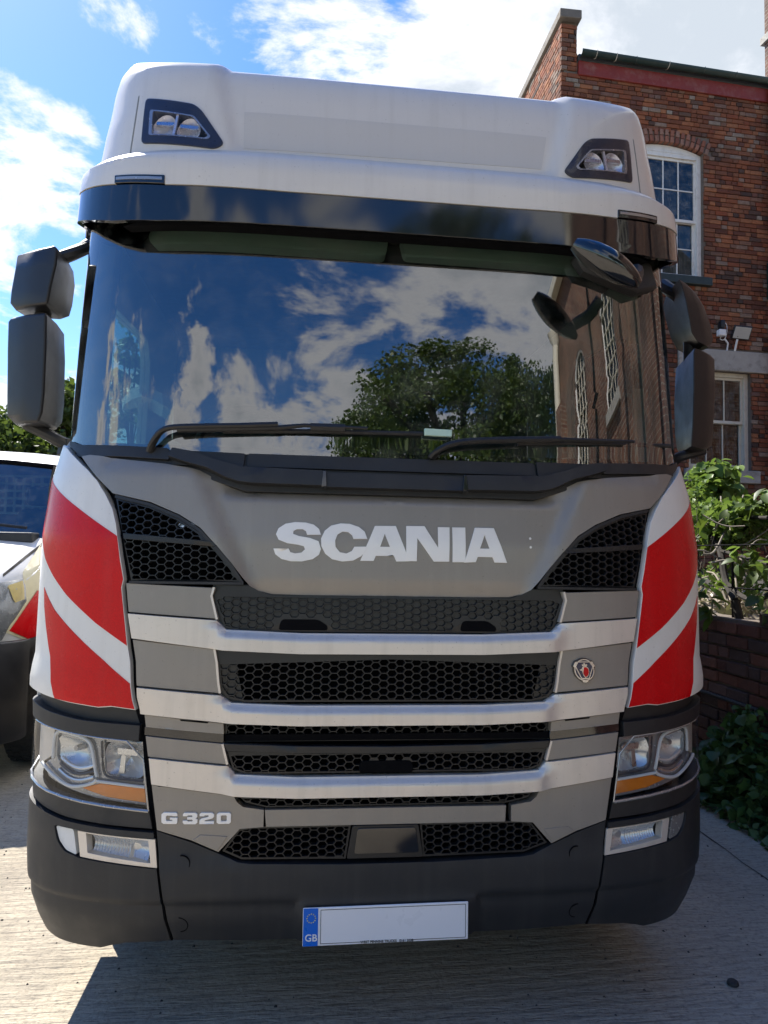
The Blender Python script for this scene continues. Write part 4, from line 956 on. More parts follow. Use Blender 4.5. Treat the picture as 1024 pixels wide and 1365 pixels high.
def text(name, s, size, loc, mat, parent, ext=.0006, align='CENTER', offset=0, sx=1):
    cu = bpy.data.curves.new(name, 'FONT'); cu.body = s; cu.size = size; cu.extrude = ext; cu.align_x = align; cu.offset = offset
    o = bpy.data.objects.new(name, cu); COL.objects.link(o)
    dg = bpy.context.evaluated_depsgraph_get(); me = bpy.data.meshes.new_from_object(o.evaluated_get(dg)); bpy.data.objects.remove(o)
    me.transform(Matrix.Translation(loc) @ Matrix.Rotation(rad(90), 4, 'X') @ Matrix.Diagonal((sx, 1, 1, 1)))
    return link(name, me, mat, parent, smooth=0)
text('country_code', 'GB', .030, (-.2465, PY-.0022, pz0+.016), 'plate_white', plt, offset=.0004)
text('dealer_line', 'WEST PENNINE TRUCKS   0161 2038', .0105, (-.005, PY-.0012, pz0+.003), 'print_black', plt, offset=.0002)
for k in range(12):
    t = 2*math.pi*k/12; c_ = Vector((-.247+.0135*math.cos(t), PY-.0016, pz0+.085+.0135*math.sin(t)))
    bm = bmesh.new(); vs = [bm.verts.new(c_+Vector((math.cos(rad(90+36*j))*(.0026 if j % 2 == 0 else .0011), 0, math.sin(rad(90+36*j))*(.0026 if j % 2 == 0 else .0011)))) for j in range(10)]
    f_ = bm.faces.new(vs); r_ = bmesh.ops.extrude_face_region(bm, geom=[f_]); bmesh.ops.translate(bm, verts=[v for v in r_['geom'] if isinstance(v, bmesh.types.BMVert)], vec=(0, .001, 0))
    from_bm('star', bm, 'print_yellow', plt, smooth=0)

# --- wipers
def G(s, z, off): return S('glass', s, z, off)
wp = tube('wiper', smoothpath([G(-.850, 1.885, .01), G(-.835, 1.91, .03), G(-.80, 1.955, .045), G(-.735, 1.963, .045), G(-.55, 1.970, .045), G(-.412, 1.980, .042)], 2), .014, 'black_plastic', L, n=8, flat=.7)
tube('wiper_arm', [G(-.75, 1.953, .040), G(-.41, 1.970, .038), G(-.322, 1.982, .038), G(-.10, 1.980, .036)], [.016, .013, .010, .008], 'black_plastic', wp, n=8, flat=.7)
tube('wiper_blade', [G(-.60, 1.957, .018), G(-.30, 1.968, .016), G(.10, 1.974, .016)], .008, 'rubber', wp, n=8)
tube('wiper_clip', [G(-.30, 1.978, .035), G(-.18, 1.979, .035)], .014, 'black_plastic', wp, n=6)
patch('wiper_tag', 'glass', [(.105, 1.990), (.205, 1.988), (.205, 1.964), (.105, 1.966)], 'pale_green_tag', wp, off=.032, thick=.014, ds=0, dz=0, bevel=.002)
wp = tube('wiper', smoothpath([G(.135, 1.893, .01), G(.15, 1.912, .03), G(.20, 1.938, .045), G(.30, 1.952, .045), G(.60, 1.968, .042)], 2), .016, 'black_plastic', L, n=8, flat=.7)
tube('wiper_arm', [G(.33, 1.952, .042), G(.62, 1.968, .038), G(.90, 1.978, .034)], [.016, .011, .008], 'black_plastic', wp, n=8, flat=.7)
tube('wiper_blade', [G(.45, 1.952, .018), G(.75, 1.968, .016), G(1.13, 1.988, .014)], .008, 'rubber', wp, n=8)

# --- front mirror above the right of the windscreen: a glossy shell on a short arm
a_ = Vector((.595, -.045, 2.635)); b_ = Vector((.812, -.085, 2.492)); ax = (b_-a_).normalized(); up_ = Vector((.55, 0, .80)).normalized(); nn = ax.cross(up_).normalized(); up2 = nn.cross(ax).normalized()
if nn.y > 0: nn = -nn
rings = []
for k in range(15):
    u = k/14; r1 = (math.sin(math.pi*min(1, max(.0, u*.90+.07))))**.55
    c = a_+(b_-a_)*u
    rings.append([c+up2*math.cos(t)*.052*r1*(1.0)+nn*math.sin(t)*(.060 if math.sin(t) > 0 else .020)*r1 for t in [2*math.pi*j/20 for j in range(20)]])
fmr = loft('front_mirror', rings, 'black_gloss', L, smooth=60)
tube('mirror_arm', smoothpath([(.78, -.05, 2.53), (.84, .0, 2.55), (.87, .06, 2.60)], 2), .026, 'black_plastic', fmr, n=10)
loft('mirror_bracket', [[S('glass', s_, z_, .06-.05*(z_ > 9)) for s_, z_ in ((.68, 2.66), (1.02, 2.68), (1.05, 2.58), (.95, 2.545), (.72, 2.60))], [S('glass', s_, z_, .0) for s_, z_ in ((.68, 2.66), (1.02, 2.68), (1.05, 2.58), (.95, 2.545), (.72, 2.60))]], 'black_plastic', fmr, bevel=.015, seg=2)

# --- door mirrors
def at(px, py, Y): return atY(px, py, Y)
def mirror_head(name, rows_, parent):
    """rows: outer x, ridge x, inner x (pixels) at a height; outer face turned back, ridge forward"""
    rings = []
    for py_, xo, xr, xi, yo, yr, yi, yb in rows_:
        o_, r_, i_ = at(xo, py_, yo), at(xr, py_+0, yr), at(xi, py_, yi)
        bo_, bi_ = Vector(o_), Vector(i_); bo_.y = yb; bi_.y = yb; r_.z = o_.z*.5+i_.z*.5; sgn = 1 if xo > xi else -1
        bo_.x -= sgn*.012; bi_.x += sgn*.010; m1 = (o_+r_)/2+Vector((0, -.018, 0))
        for p in (o_, i_, bo_, bi_): p.z = (o_.z+i_.z)/2
        rings.append([o_, m1, r_, i_, bi_, bo_])
    return loft(name, rings, 'mirror_plastic', parent, bevel=.010, seg=3, smooth=50)
# left pair
rw = lambda py, xo, xr, xi, k=1.0: (py, xo, xr, xi, .42, .33, .46, .46+.11*k)
um = mirror_head('door_mirror', [rw(341, 40, 72, 86, .5), rw(346, 22, 76, 91), rw(365, 19, 74, 92.5), rw(392, 14, 67, 89), rw(408, 12.5, 64, 86, .9), rw(417, 20, 62, 80, .5)], L)
mirror_head('mirror_housing', [rw(427, 14, 61, 74, .6), rw(433, 10, 61, 78), rw(470, 9, 60.5, 79), rw(530, 8.5, 58, 77.5), rw(556, 8.5, 55, 76, .9), rw(569, 22, 50, 72, .5)], um)
tube('mirror_neck', [at(57, 405, .46), at(58, 440, .46)], .030, 'black_plastic', um, n=12)
tube('mirror_arm', smoothpath([at(76, 346, .46), at(95, 339, .46), at(118, 329, .50), at(124, 322, .54)], 2), .026, 'black_plastic', um, n=10)
box('arm_mount', tuple(at(113, 326, .50)), tuple(at(126, 310, .58)), 'black_plastic', um, bevel=.006)
tube('mirror_arm', smoothpath([at(35, 565, .46), at(60, 577, .46), at(82, 590, .48), at(94, 594, .52)], 2), .024, 'black_plastic', um, n=10)
tube('arm_foot', [at(90, 586, .50), at(88, 607, .50)], [.028, .034], 'black_plastic', um, n=10)
# right pair
rr_ = lambda py, xo, xr, xi, k=1.0: (py, xo, xr, xi, .44, .36, .56, .56+.06*k)
um = mirror_head('door_mirror', [rr_(389, 918, 905, 889, .5), rr_(397, 928, 909, 890), rr_(415, 939, 914, 893), rr_(440, 948, 919, 900), rr_(458, 951, 922, 908, .9), rr_(469, 945, 930, 920, .4)], L)
mirror_head('mirror_housing', [rr_(477, 946, 926, 912, .5), rr_(484, 953, 925, 907), rr_(530, 953.5, 925, 905), rr_(575, 951, 923.5, 906), rr_(596, 950, 922, 907, .8), rr_(603, 940, 922, 910, .4)], um)
tube('mirror_neck', [at(921, 455, .50), at(921, 485, .50)], .030, 'black_plastic', um, n=12)
tube('mirror_arm', smoothpath([at(905, 396, .48), at(895, 388, .50), at(884, 380, .56)], 2), .028, 'black_plastic', um, n=10)
tube('mirror_arm', smoothpath([at(938, 600, .50), at(915, 606, .50), at(903, 610, .52), at(897, 617, .56)], 2), .022, 'black_plastic', um, n=10)

t = MT('far_brick'); bt = t.n('ShaderNodeTexBrick'); bt.inputs['Scale'].default_value = 1
for i, v in (('Brick Width', .225), ('Row Height', .075), ('Mortar Size', .006)): bt.inputs[i].default_value = v
P_ = t.n('ShaderNodeNewGeometry').outputs['Position']; mp = t.n('ShaderNodeMapping'); mp.inputs['Rotation'].default_value = (rad(90), 0, 0)
cb = t.n('ShaderNodeCombineXYZ'); sx_ = t.n('ShaderNodeSeparateXYZ'); t.l(P_, sx_.inputs[0]); t.l(t.math('ADD', sx_.outputs[0], sx_.outputs[1]), cb.inputs[0]); t.l(sx_.outputs[2], cb.inputs[1]); t.l(cb.outputs[0], bt.inputs[0])
bt.inputs['Color1'].default_value = (.12, .045, .028, 1); bt.inputs['Color2'].default_value = (.20, .09, .05, 1); bt.inputs['Mortar'].default_value = (.3, .26, .2, 1)
t.set(col=t.mix(t.rng(t.noise(1.1, 8, .75, P_), .42, .62, 0, .8), bt.outputs[0], (.04, .026, .02)), rough=.9); t.bump(bt.outputs[1], .5, .006); M['far_brick'] = t.m

# ================================================================== BRICK HOUSE on the right
HO = Vector((3.73, 8.70, 0)); HA = math.atan(.07)
hx = Vector((math.cos(HA), math.sin(HA), 0)); hn = Vector((hx.y, -hx.x, 0))       # hn points to the camera
def Hp(u, z, d=0): return HO+hx*u+hn*d+Vector((0, 0, z))
def Hpx(px, py, d=0):
    r_ = ray(px, py); o_ = HO+hn*d; t = (o_-CP).dot(hn)/r_.dot(hn); p = CP+r_*t; q = p-HO; return q.dot(hx), p.z
HM = Matrix((hx, -hn, Vector((0, 0, 1)))).transposed().to_4x4(); HM.translation = HO    # local (u, -d, z)
H = empty('brick_house', tuple(HO))
tag(H, 'old red brick house with white sash windows and a parapet end wall behind the lorry', 'house')
def hbox(name, u0, u1, d0, d1, z0, z1, mat, parent=H, bevel=.004, **k): return box(name, (u0, -d1, z0), (u1, -d0, z1), mat, parent, bevel=bevel, mtx=HM, **k)
uR = 7.5
# upper window (u0,u1,z0,z1) and lower window, measured off the facade plane
W1 = (Hpx(870, 300)[0]-.42, Hpx(938, 300)[0], Hpx(938, 372)[1], Hpx(930, 205)[1])
W2 = (Hpx(1001, 550)[0]-1.16, Hpx(1001, 550)[0], Hpx(990, 628)[1], Hpx(990, 497)[1])
arch_h = .12
ZT = 9.75
# wall core with the two openings: boxes butted round them
def core(u0, u1, z0, z1): hbox('wall', u0, u1, -.45, -.012, z0, z1, 'mortar', bevel=0)
core(.06, W1[0], 0, ZT); core(W1[1], W2[1] if False else W1[1]+.001, W1[2], W1[3]) if False else None
core(W1[0], W1[1], W1[3]+arch_h+.02, ZT); core(W1[0], W1[1], W2[3], W1[2]); core(W1[0], W2[0], 0, W2[3]) if W2[0] > W1[0] else None
core(W1[1], W2[1], W2[3], ZT); core(max(W2[0], W1[0]), W2[1], 0, W2[2]); core(W2[1], uR, 0, ZT)
box('wall', (3.745, 8.75, 0), (4.02, 16.5, 10.45), 'mortar', H, bevel=0)
hbox('room', .3, uR-.2, -.9, -.5, .5, 9.5, 'room_dark', bevel=0)
# brick meshes
def brick_mesh(name, lx, ly, lz, seed):
    r_ = random.Random(seed); bm = bmesh.new(); bm_box(bm, (-lx/2, -ly/2, -lz/2), (lx/2, ly/2, lz/2))
    for v in bm.verts: v.co += Vector([r_.uniform(-.003, .003) for _ in range(3)])
    bmesh.ops.bevel(bm, geom=bm.edges[:], offset=.005, segments=1, affect='EDGES')
    bmesh.ops.recalc_face_normals(bm, faces=bm.faces); me = bpy.data.meshes.new(name); bm.to_mesh(me); bm.free(); return me
def bricks(parent, M_, spots, mat, name='brick', limit=300, rest='brickwork', variants=4, priority=None):
    """spots: (x, y, z, lx, ly, lz) in the frame M_; the first `limit` are objects of their own, the rest one mesh"""
    lib = {}
    if priority: spots = sorted(spots, key=priority)
    for x, y, z, lx, ly, lz in spots[:limit]:
        k = (round(lx, 3), round(ly, 3), round(lz, 3), random.randrange(variants))
        if k not in lib: lib[k] = brick_mesh(name, lx, ly, lz, hash(k) & 0xffff); lib[k].materials.append(M[mat])
        o = bpy.data.objects.new(name, lib[k]); COL.objects.link(o); o.parent = parent; o.matrix_parent_inverse = parent_world(parent).inverted()
        mm = M_ @ Matrix.Translation((x, y+random.uniform(-.004, .004), z)) @ Euler((random.uniform(-.02, .02), random.uniform(-.008, .008), random.uniform(-.015, .015))).to_matrix().to_4x4()
        o.matrix_basis = mm
    if spots[limit:]:
        V_ = []; F_ = []
        protos = {}
        for x, y, z, lx, ly, lz in spots[limit:]:
            k = (round(lx, 3), round(ly, 3), round(lz, 3))
            if k not in protos:
                me = brick_mesh('t', lx, ly, lz, hash(k) & 0xffff); protos[k] = ([v.co.copy() for v in me.vertices], [list(p.vertices) for p in me.polygons]); bpy.data.meshes.remove(me)
            pv, pf = protos[k]; b = len(V_); tm = Matrix.Translation((x, y+random.uniform(-.004, .004), z))
            T = M_ @ tm; V_ += [tuple(T @ c) for c in pv]; F_ += [[i+b for i in f] for f in pf]
        o = from_py(rest, V_, F_, mat, parent, smooth=0); o['kind'] = 'stuff'
def course_fill(x0, x1, z0, z1, openings, ch=.079, L_=.225, head=.5, rnd=1.0, depth=.10, archz=None):
    out = []; r_ = random.Random(3); nrow = int((z1-z0)/ch)
    for j in range(nrow):
        z = z0+(j+.5)*ch; x = x0-(r_.random()*.12 if j % 2 else 0)
        first = True
        while x < x1:
            l = L_ if r_.random() > rnd*.5 else L_*head
            a, b = max(x, x0), min(x+l, x1); segs = [(a, b)]
            for ox0, ox1, oz0, oz1 in openings:
                if oz0 < z < oz1:
                    ns = []
                    for p, q in segs:
                        if q <= ox0 or p >= ox1: ns.append((p, q)); continue
                        if p < ox0: ns.append((p, ox0))
                        if q > ox1: ns.append((ox1, q))
                    segs = ns
            for p, q in segs:
                if q-p > .045: out.append(((p+q)/2, 0, z, round((q-p-.010)/.02)*.02 if (q-p-.01) not in (.215, .1025) else q-p-.01, depth, ch-.011))
            x += l
    return out
ax0, ax1 = W1[0], W1[1]; axc = (ax0+ax1)/2
opn = [(W1[0], W1[1], W1[2], W1[3]), (W1[0]-.12, W1[1]+.12, W1[3], W1[3]+.34), (W2[0], W2[1], W2[2], W2[3]), (W2[0]-.2, uR, W2[3], W2[3]+.36), (W2[0]-.1, W2[1]+.12, W2[2]-.22, W2[2])]
sp = course_fill(0, uR, .0, ZT-.12, opn)
sp = [(x, .035, z, l, d, h_) for x, y, z, l, d, h_ in sp]
def prio(s):
    u, z = s[0], s[2]; p = Hp(u, z); d = p-CP; f = d.dot(fw); px = 512+CAM_F*d.dot(rt)/f; py = 682.5-CAM_F*d.dot(up)/f
    vis = (px < 1024 and 0 < py < 640 and (px > 905 or (py < 180 and px > 860) or (py < 140 and px > 770)) and not (px < 956 and py > 380))
    return (0 if vis else 1, -py if px > 940 else 2000-py)
# arch over the upper window: bricks on end, fanned
R_a = ((ax1-ax0)/2)**2/(2*arch_h)+arch_h/2; ac = (axc, W1[3]+arch_h-R_a); am = math.asin((ax1-ax0)/2/R_a)*1.12
archsp = []
for ring_, rr0 in ((0, 0.0), (1, .115)):
    nb = 17
    for k in range(nb):
        t = -am+2*am*(k+.5)/nb; r0 = R_a+.06+rr0
        me = brick_mesh('brick', .066, .10, .105, k+ring_*40); me.materials.append(M['arch_brick'])
        o = bpy.data.objects.new('brick', me); COL.objects.link(o); o.parent = H; o.matrix_parent_inverse = parent_world(H).inverted()
        o.matrix_basis = HM @ Matrix.Translation((ac[0]+math.sin(t)*r0, .030, ac[1]+math.cos(t)*r0)) @ Matrix.Rotation(t, 4, 'Y')
for side in (0, 1):        # brick filling beside the arch ends
    pass
bricks(H, HM, sp, 'house_brick', limit=262, priority=prio)
hbox('wall', W1[0]-.13, W1[1]+.13, -.3, -.02, W1[3]+arch_h+.01, W1[3]+.36, 'mortar', bevel=0)
# side wall: bricks seen at a slant
SMX = Matrix.Rotation(rad(-90), 4, 'Z'); SMX = Matrix(((0, 1, 0, 3.73), (1, 0, 0, 8.72), (0, 0, 1, 0), (0, 0, 0, 1)))
sps = course_fill(0, 7.7, 0, 10.45, [], rnd=.6); sps = [(x, .05, z, l, d, h_) for x, y, z, l, d, h_ in sps]
bricks(H, SMX, sps, 'house_brick', limit=0, rest='side_brickwork')
spe = course_fill(.0, .285, ZT-.15, 10.45, []); spe = [(x, .035, z, l, d, h_) for x, y, z, l, d, h_ in spe]
bricks(H, HM, spe, 'house_brick', limit=0, rest='parapet_brickwork')
box('coping', (3.69, 8.62, 10.45), (4.06, 16.5, 10.60), 'coping_stone', H, bevel=.012)
# fascia, gutter, roof
gz = Hpx(900, 98)[1]
hbox('fascia', .30, uR, -.02, .05, gz-.30, gz-.06, 'fascia_red', bevel=.006)
bm = bmesh.new(); n = 8; prof = [(.06+.075+.075*math.cos(t), gz+.03+.075*math.sin(t)) for t in [math.pi+math.pi*k/n for k in range(n+1)]]; prof2 = [(.06+.075+.068*math.cos(t), gz+.03+.068*math.sin(t)) for t in [2*math.pi-math.pi*k/n for k in range(n+1)]]
pr = prof+prof2; RA = [bm.verts.new(Hp(.29, z, d)) for d, z in pr]; RB = [bm.verts.new(Hp(uR, z, d)) for d, z in pr]
for i in range(len(pr)): bm.faces.new((RA[i], RA[(i+1) % len(pr)], RB[(i+1) % len(pr)], RB[i]))
bm.faces.new(RA[::-1]); bm.faces.new(RB)
gut = from_bm('gutter', bm, 'gutter_green', H)
for u in (.55, .9, 1.25, 1.85, 2.5, 3.1):
    tube('gutter_strap', [Hp(u, gz+.035+.08*math.sin(t), .135+.08*math.cos(t)) for t in [math.pi+math.pi*k/8 for k in range(9)]], .007, 'stone' if u in (.55, .9, 1.85) else 'gutter_green', gut, n=5)
from_py('roof', [Hp(.3, gz+.05, .05), Hp(uR, gz+.05, .05), Hp(uR, gz+1.4, -4.5), Hp(.3, gz+1.4, -4.5), Hp(.3, gz-.05, .05), Hp(uR, gz-.05, .05), Hp(uR, gz+1.3, -4.5), Hp(.3, gz+1.3, -4.5)], [(0, 1, 2, 3), (7, 6, 5, 4), (0, 4, 5, 1), (1, 5, 6, 2), (2, 6, 7, 3), (3, 7, 4, 0)], 'slate', H, smooth=0)
uc = Hpx(1019, 40, -1.0)[0]
hbox('chimney', uc, uc+.9, -1.0, -.5, gz, gz+2.6, 'far_brick', bevel=.01)
spc = course_fill(0, .9, 0, 2.3, []); CM = HM @ Matrix.Translation((uc, .46, gz))
bricks(H, CM, [(x, 0, z, l, .1, h_) for x, y, z, l, d, h_ in spc], 'house_brick', limit=0, rest='chimney_brickwork')
hbox('chimney_cap', uc-.05, uc+.96, -1.06, -.40, Hpx(1019, 24, -.4)[1], Hpx(1019, 14, -.4)[1], 'stone')
tube('aerial', [Vector((3.86, 15.5, 10.5)), Vector((3.86, 15.5, 11.35))], .025, 'satin_metal', H, n=6)
# downpipe at the right
ud = Hpx(1023.5, 300)[0]+.03
dp_ = tube('downpipe', [Hp(ud, gz-.05, .10), Hp(ud, 5.0, .10), Hp(ud, .1, .10)], .055, 'gutter_green', H, n=12)
hbox('pipe_box', ud-.09, ud+.12, .03, .20, Hpx(1020, 400)[1], Hpx(1020, 352)[1], 'gutter_green', bevel=.01)
for z in (9.0, 7.4, 5.2): tube('pipe_collar', [Hp(ud, z, .10), Hp(ud, z+.12, .10)], .068, 'gutter_green', dp_, n=12)
# windows
def sash(u0, u1, z0, z1, cols, rowsU, rowsL, mat, arch=0, d=-.10, split=.5, sill='sill_dark', name='sash_window'):
    w = empty(name, tuple(Hp(u0, z0, d))); w.parent = H; w.matrix_parent_inverse = parent_world(H).inverted()
    fr = .075
    zt = z1
    hbox('frame', u0, u0+fr, d-.10, d+.03, z0, zt, mat, w); hbox('frame', u1-fr, u1, d-.10, d+.03, z0, zt, mat, w)
    hbox('frame', u0+fr, u1-fr, d-.10, d+.025, zt-fr, zt, mat, w); hbox('frame', u0+fr, u1-fr, d-.10, d+.035, z0, z0+.06, mat, w)
    if arch:
        n = 12; V_ = []; top = []
        for k in range(n+1):
            t = -am/1.12+2*am/1.12*k/n; top.append((ac[0]+math.sin(t)*R_a, ac[1]+math.cos(t)*R_a))
        ring = top+[(u1, z1-.002), (u0, z1-.002)]
        A_ = [Hp(a, b, d+.03) for a, b in ring]; B_ = [Hp(a, b, d-.08) for a, b in ring]
        loft('arch_panel', [A_, B_], mat, w, smooth=0)
    zm = z0+.06+(zt-fr-z0-.06)*split
    def one(za, zb, rows, dd, nm):
        f_ = hbox(nm, u0+fr, u0+fr+.04, dd-.04, dd, za, zb, mat, w, bevel=.003)
        hbox('stile', u1-fr-.04, u1-fr, dd-.04, dd, za, zb, mat, f_, bevel=.003)
        hbox('rail', u0+fr+.04, u1-fr-.04, dd-.04, dd, zb-.045, zb, mat, f_, bevel=.003); hbox('rail', u0+fr+.04, u1-fr-.04, dd-.04, dd, za, za+.05, mat, f_, bevel=.003)
        a, b = u0+fr+.04, u1-fr-.04; c0, c1 = za+.05, zb-.045
        for i in range(1, cols): x = a+(b-a)*i/cols; hbox('glazing_bar', x-.010, x+.010, dd-.032, dd-.004, c0, c1, mat, f_, bevel=.002)
        for j in range(1, rows):
            z = c0+(c1-c0)*j/rows
            for i in range(cols):
                x0_, x1_ = a+(b-a)*i/cols+.010, a+(b-a)*(i+1)/cols-.010; hbox('glazing_bar', x0_, x1_, dd-.030, dd-.006, z-.010, z+.010, mat, f_, bevel=.002)
        for i in range(cols):
            for j in range(rows):
                x0_, x1_ = a+(b-a)*i/cols, a+(b-a)*(i+1)/cols; y0_, y1_ = c0+(c1-c0)*j/rows, c0+(c1-c0)*(j+1)/rows
                hbox('pane', x0_+.004, x1_-.004, dd-.022, dd-.018, y0_+.004, y1_-.004, 'house_glass', f_, bevel=0)
    one(zm-.02, zt-fr, rowsU, d-.005, 'upper_sash'); one(z0+.06, zm+.02, rowsL, d-.05, 'lower_sash')
    return w, zm
w1, zm1 = sash(*W1, 4, 2, 2, 'window_white', arch=1, split=.47)
hbox('sill', W1[0]-.10, W1[1]+.10, -.12, .10, W1[2]-.14, W1[2]-.001, 'sill_dark', w1, bevel=.012)
# curtains and a shutter behind the glass
def curtain(u0, u1, z0, z1, d, par):
    n = 24; V_ = []; F_ = []
    for k in range(n+1):
        x = u0+(u1-u0)*k/n; dd = d+.02*math.sin(k*1.9)
        V_ += [Hp(x, z0, dd), Hp(x, z1, dd), Hp(x, z1, dd-.006), Hp(x, z0, dd-.006)]
    for k in range(n):
        b = 4*k
        for q in range(4): F_.append((b+q, b+(q+1) % 4, b+4+(q+1) % 4, b+4+q))
    from_py('curtain', V_, F_, 'curtain', par)
curtain(W1[0]+.1, W1[1]-.36, W1[2]+.1, W1[3]-.1, -.26, w1); curtain(W1[1]-.30, W1[1]-.10, W1[2]+.1, W1[3]-.42, -.24, w1)
w2, zm2 = sash(*W2, 3, 1, 1, 'cream_paint', split=.5)
curtain(W2[0]+.1, W2[1]-.1, zm2, W2[3]-.1, -.30, w2)
for k in range(7):
    u = W2[0]+.14+k*.145; tube('window_bar', [Hp(u, W2[2]+.07, -.22), Hp(u, zm2, -.22)], .008, 'window_white', w2, n=6)
hbox('lintel', W2[0]-.2, uR-.001, -.20, .045, W2[3]+.001, W2[3]+.355, 'stone', H, bevel=.012)
hbox('sill', W2[0]-.1, W2[1]+.11, -.12, .09, W2[2]-.215, W2[2]-.001, 'stone', w2, bevel=.014)
hbox('vent_recess', W2[1]-.22, W2[1]+.03, -.1, .003, W2[2]-.36, W2[2]-.225, 'room_dark', H, bevel=0)

# floodlight and small camera on the lintel
zl = W2[3]+.355
fu, fz = Hpx(982, 447); fl = empty('floodlight', tuple(Hp(fu, fz, .12)))
tag(fl, 'slim black framed floodlight with pale face fixed above the stone lintel', 'floodlight')
FM = HM @ Matrix.Translation((fu, -.14, fz)) @ Euler((rad(28), rad(4), rad(-8))).to_matrix().to_4x4()
def fbox(name, lo, hi, mat, par, bevel=.003): return box(name, lo, hi, mat, par, bevel=bevel, mtx=FM)
fbox('housing', (-.155, .0, -.115), (.155, .045, .115), 'black_plastic', fl, .01)
fbox('diffuser', (-.135, -.006, -.095), (.135, .004, .095), 'curtain', fl)
tube('bracket', [Hp(fu-.06, fz-.10, .10), Hp(fu-.06, zl+.0, .03)], .018, 'fixture_white', fl, n=6); tube('bracket', [Hp(fu-.06, fz-.06, .10), Hp(fu+.0, fz, .09)], .012, 'black_plastic', fl, n=6)
cu_, cz_ = Hpx(958, 444); cm = empty('security_camera', tuple(Hp(cu_, cz_, .1)))
tag(cm, 'small white and black sensor box with a looped cable beside the floodlight', 'camera')
hbox('box_body', cu_-.06, cu_+.06, .02, .12, cz_-.075, cz_+.035, 'fixture_white', cm, bevel=.012)
hbox('sensor_head', cu_-.035, cu_+.035, .02, .14, cz_+.045, cz_+.19, 'black_plastic', cm, bevel=.02)
tube('cable', smoothpath([Hp(cu_+.02, cz_+.15, .05), Hp(cu_+.11, cz_+.17, .06), Hp(cu_+.12, cz_+.0, .06), Hp(cu_+.07, cz_-.14, .05), Hp(cu_-.02, cz_-.12, .05), Hp(cu_+.02, cz_-.06, .05)], 2), .007, 'fixture_white', cm, n=6)
tube('bracket', [Hp(cu_+.08, cz_-.10, .04), Hp(cu_+.14, cz_-.18, .05), Hp(cu_+.14, zl, .02)], .015, 'fixture_white', cm, n=6)

# ================================================================== GARDEN WALL
GW = empty('garden_wall', (2.6, 2.5, 0))
tag(GW, 'low weathered brick garden wall running beside the lorry under overhanging plants', 'wall')
box('core', (2.63, -3.0, 0), (2.82, 8.4, 1.16), 'mortar', GW, bevel=0)
GM = Matrix(((0, 1, 0, 2.6), (1, 0, 0, 0), (0, 0, 1, 0), (0, 0, 0, 1)))
spg = []
r_ = random.Random(11)
for j in range(14):
    y = -3.0+(.12 if j % 2 else 0)
    while y < 8.4:
        l = .235 if r_.random() > .25 else .12
        if not (j >= 13 and r_.random() < .35): spg.append((y+l/2, .05+r_.uniform(-.006, .012), .045+j*.088, l-.012, .11, .074))
        y += l
bricks(GW, GM, spg, 'wall_brick', limit=150, priority=lambda s: abs(s[0]-2.35))
tube('conduit', [Vector((2.575, y, .62)) for y in (1.0, 2.0, 2.9, 4.5)], .013, 'rubber', GW, n=8)

# ================================================================== PLANTS
rs = np.random.RandomState(5)
def leaf_cloud(centers, size, jit=.35, seed=1, droop=.3):
    """many small folded leaves as one mesh"""
    r = np.random.RandomState(seed); n = len(centers)
    d = r.normal(size=(n, 3)); d[:, 2] = d[:, 2]*.6-droop; d /= np.linalg.norm(d, axis=1)[:, None]
    e = r.normal(size=(n, 3)); e -= (e*d).sum(1)[:, None]*d; e /= np.linalg.norm(e, axis=1)[:, None]
    f = np.cross(d, e); s = size*(1+jit*r.normal(size=n)).clip(.4, 1.8)[:, None]
    c = np.asarray(centers)
    a = c-d*s*.5; b = c+d*s*.5; l = c+e*s*.32+f*s*.08-d*s*.08; r_ = c-e*s*.32+f*s*.08-d*s*.08
    V = np.stack([a, l, b, r_], 1).reshape(-1, 3); idx = np.arange(n)*4
    F = np.concatenate([np.stack([idx, idx+2, idx+1], 1), np.stack([idx, idx+3, idx+2], 1)])
    return V, F
def mesh_np(name, V, F, mat, parent=None, smooth=0):
    me = bpy.data.meshes.new(name); me.vertices.add(len(V)); me.vertices.foreach_set('co', np.asarray(V, dtype=np.float32).ravel())
    me.loops.add(F.size); me.loops.foreach_set('vertex_index', F.astype(np.int32).ravel())
    me.polygons.add(len(F)); me.polygons.foreach_set('loop_start', np.arange(0, F.size, F.shape[1], dtype=np.int32)); me.update(calc_edges=True)
    return link(name, me, mat, parent, smooth=0)
def clumps(c, R, nclump, per, cr, seed):
    r = np.random.RandomState(seed); p = r.normal(size=(nclump, 3)); p /= np.linalg.norm(p, axis=1)[:, None]
    p *= (r.uniform(.35, 1, size=(nclump, 1)))**.6; p = p*np.asarray(R)+np.asarray(c)
    q = r.normal(size=(nclump, per, 3)); q /= np.linalg.norm(q, axis=2)[..., None]; q *= r.uniform(.2, 1, size=(nclump, per, 1))**.5
    rad_ = cr*r.uniform(.6, 1.3, size=(nclump, 1, 1)); return (p[:, None]+q*rad_*np.array([1, 1, .7])).reshape(-1, 3), p
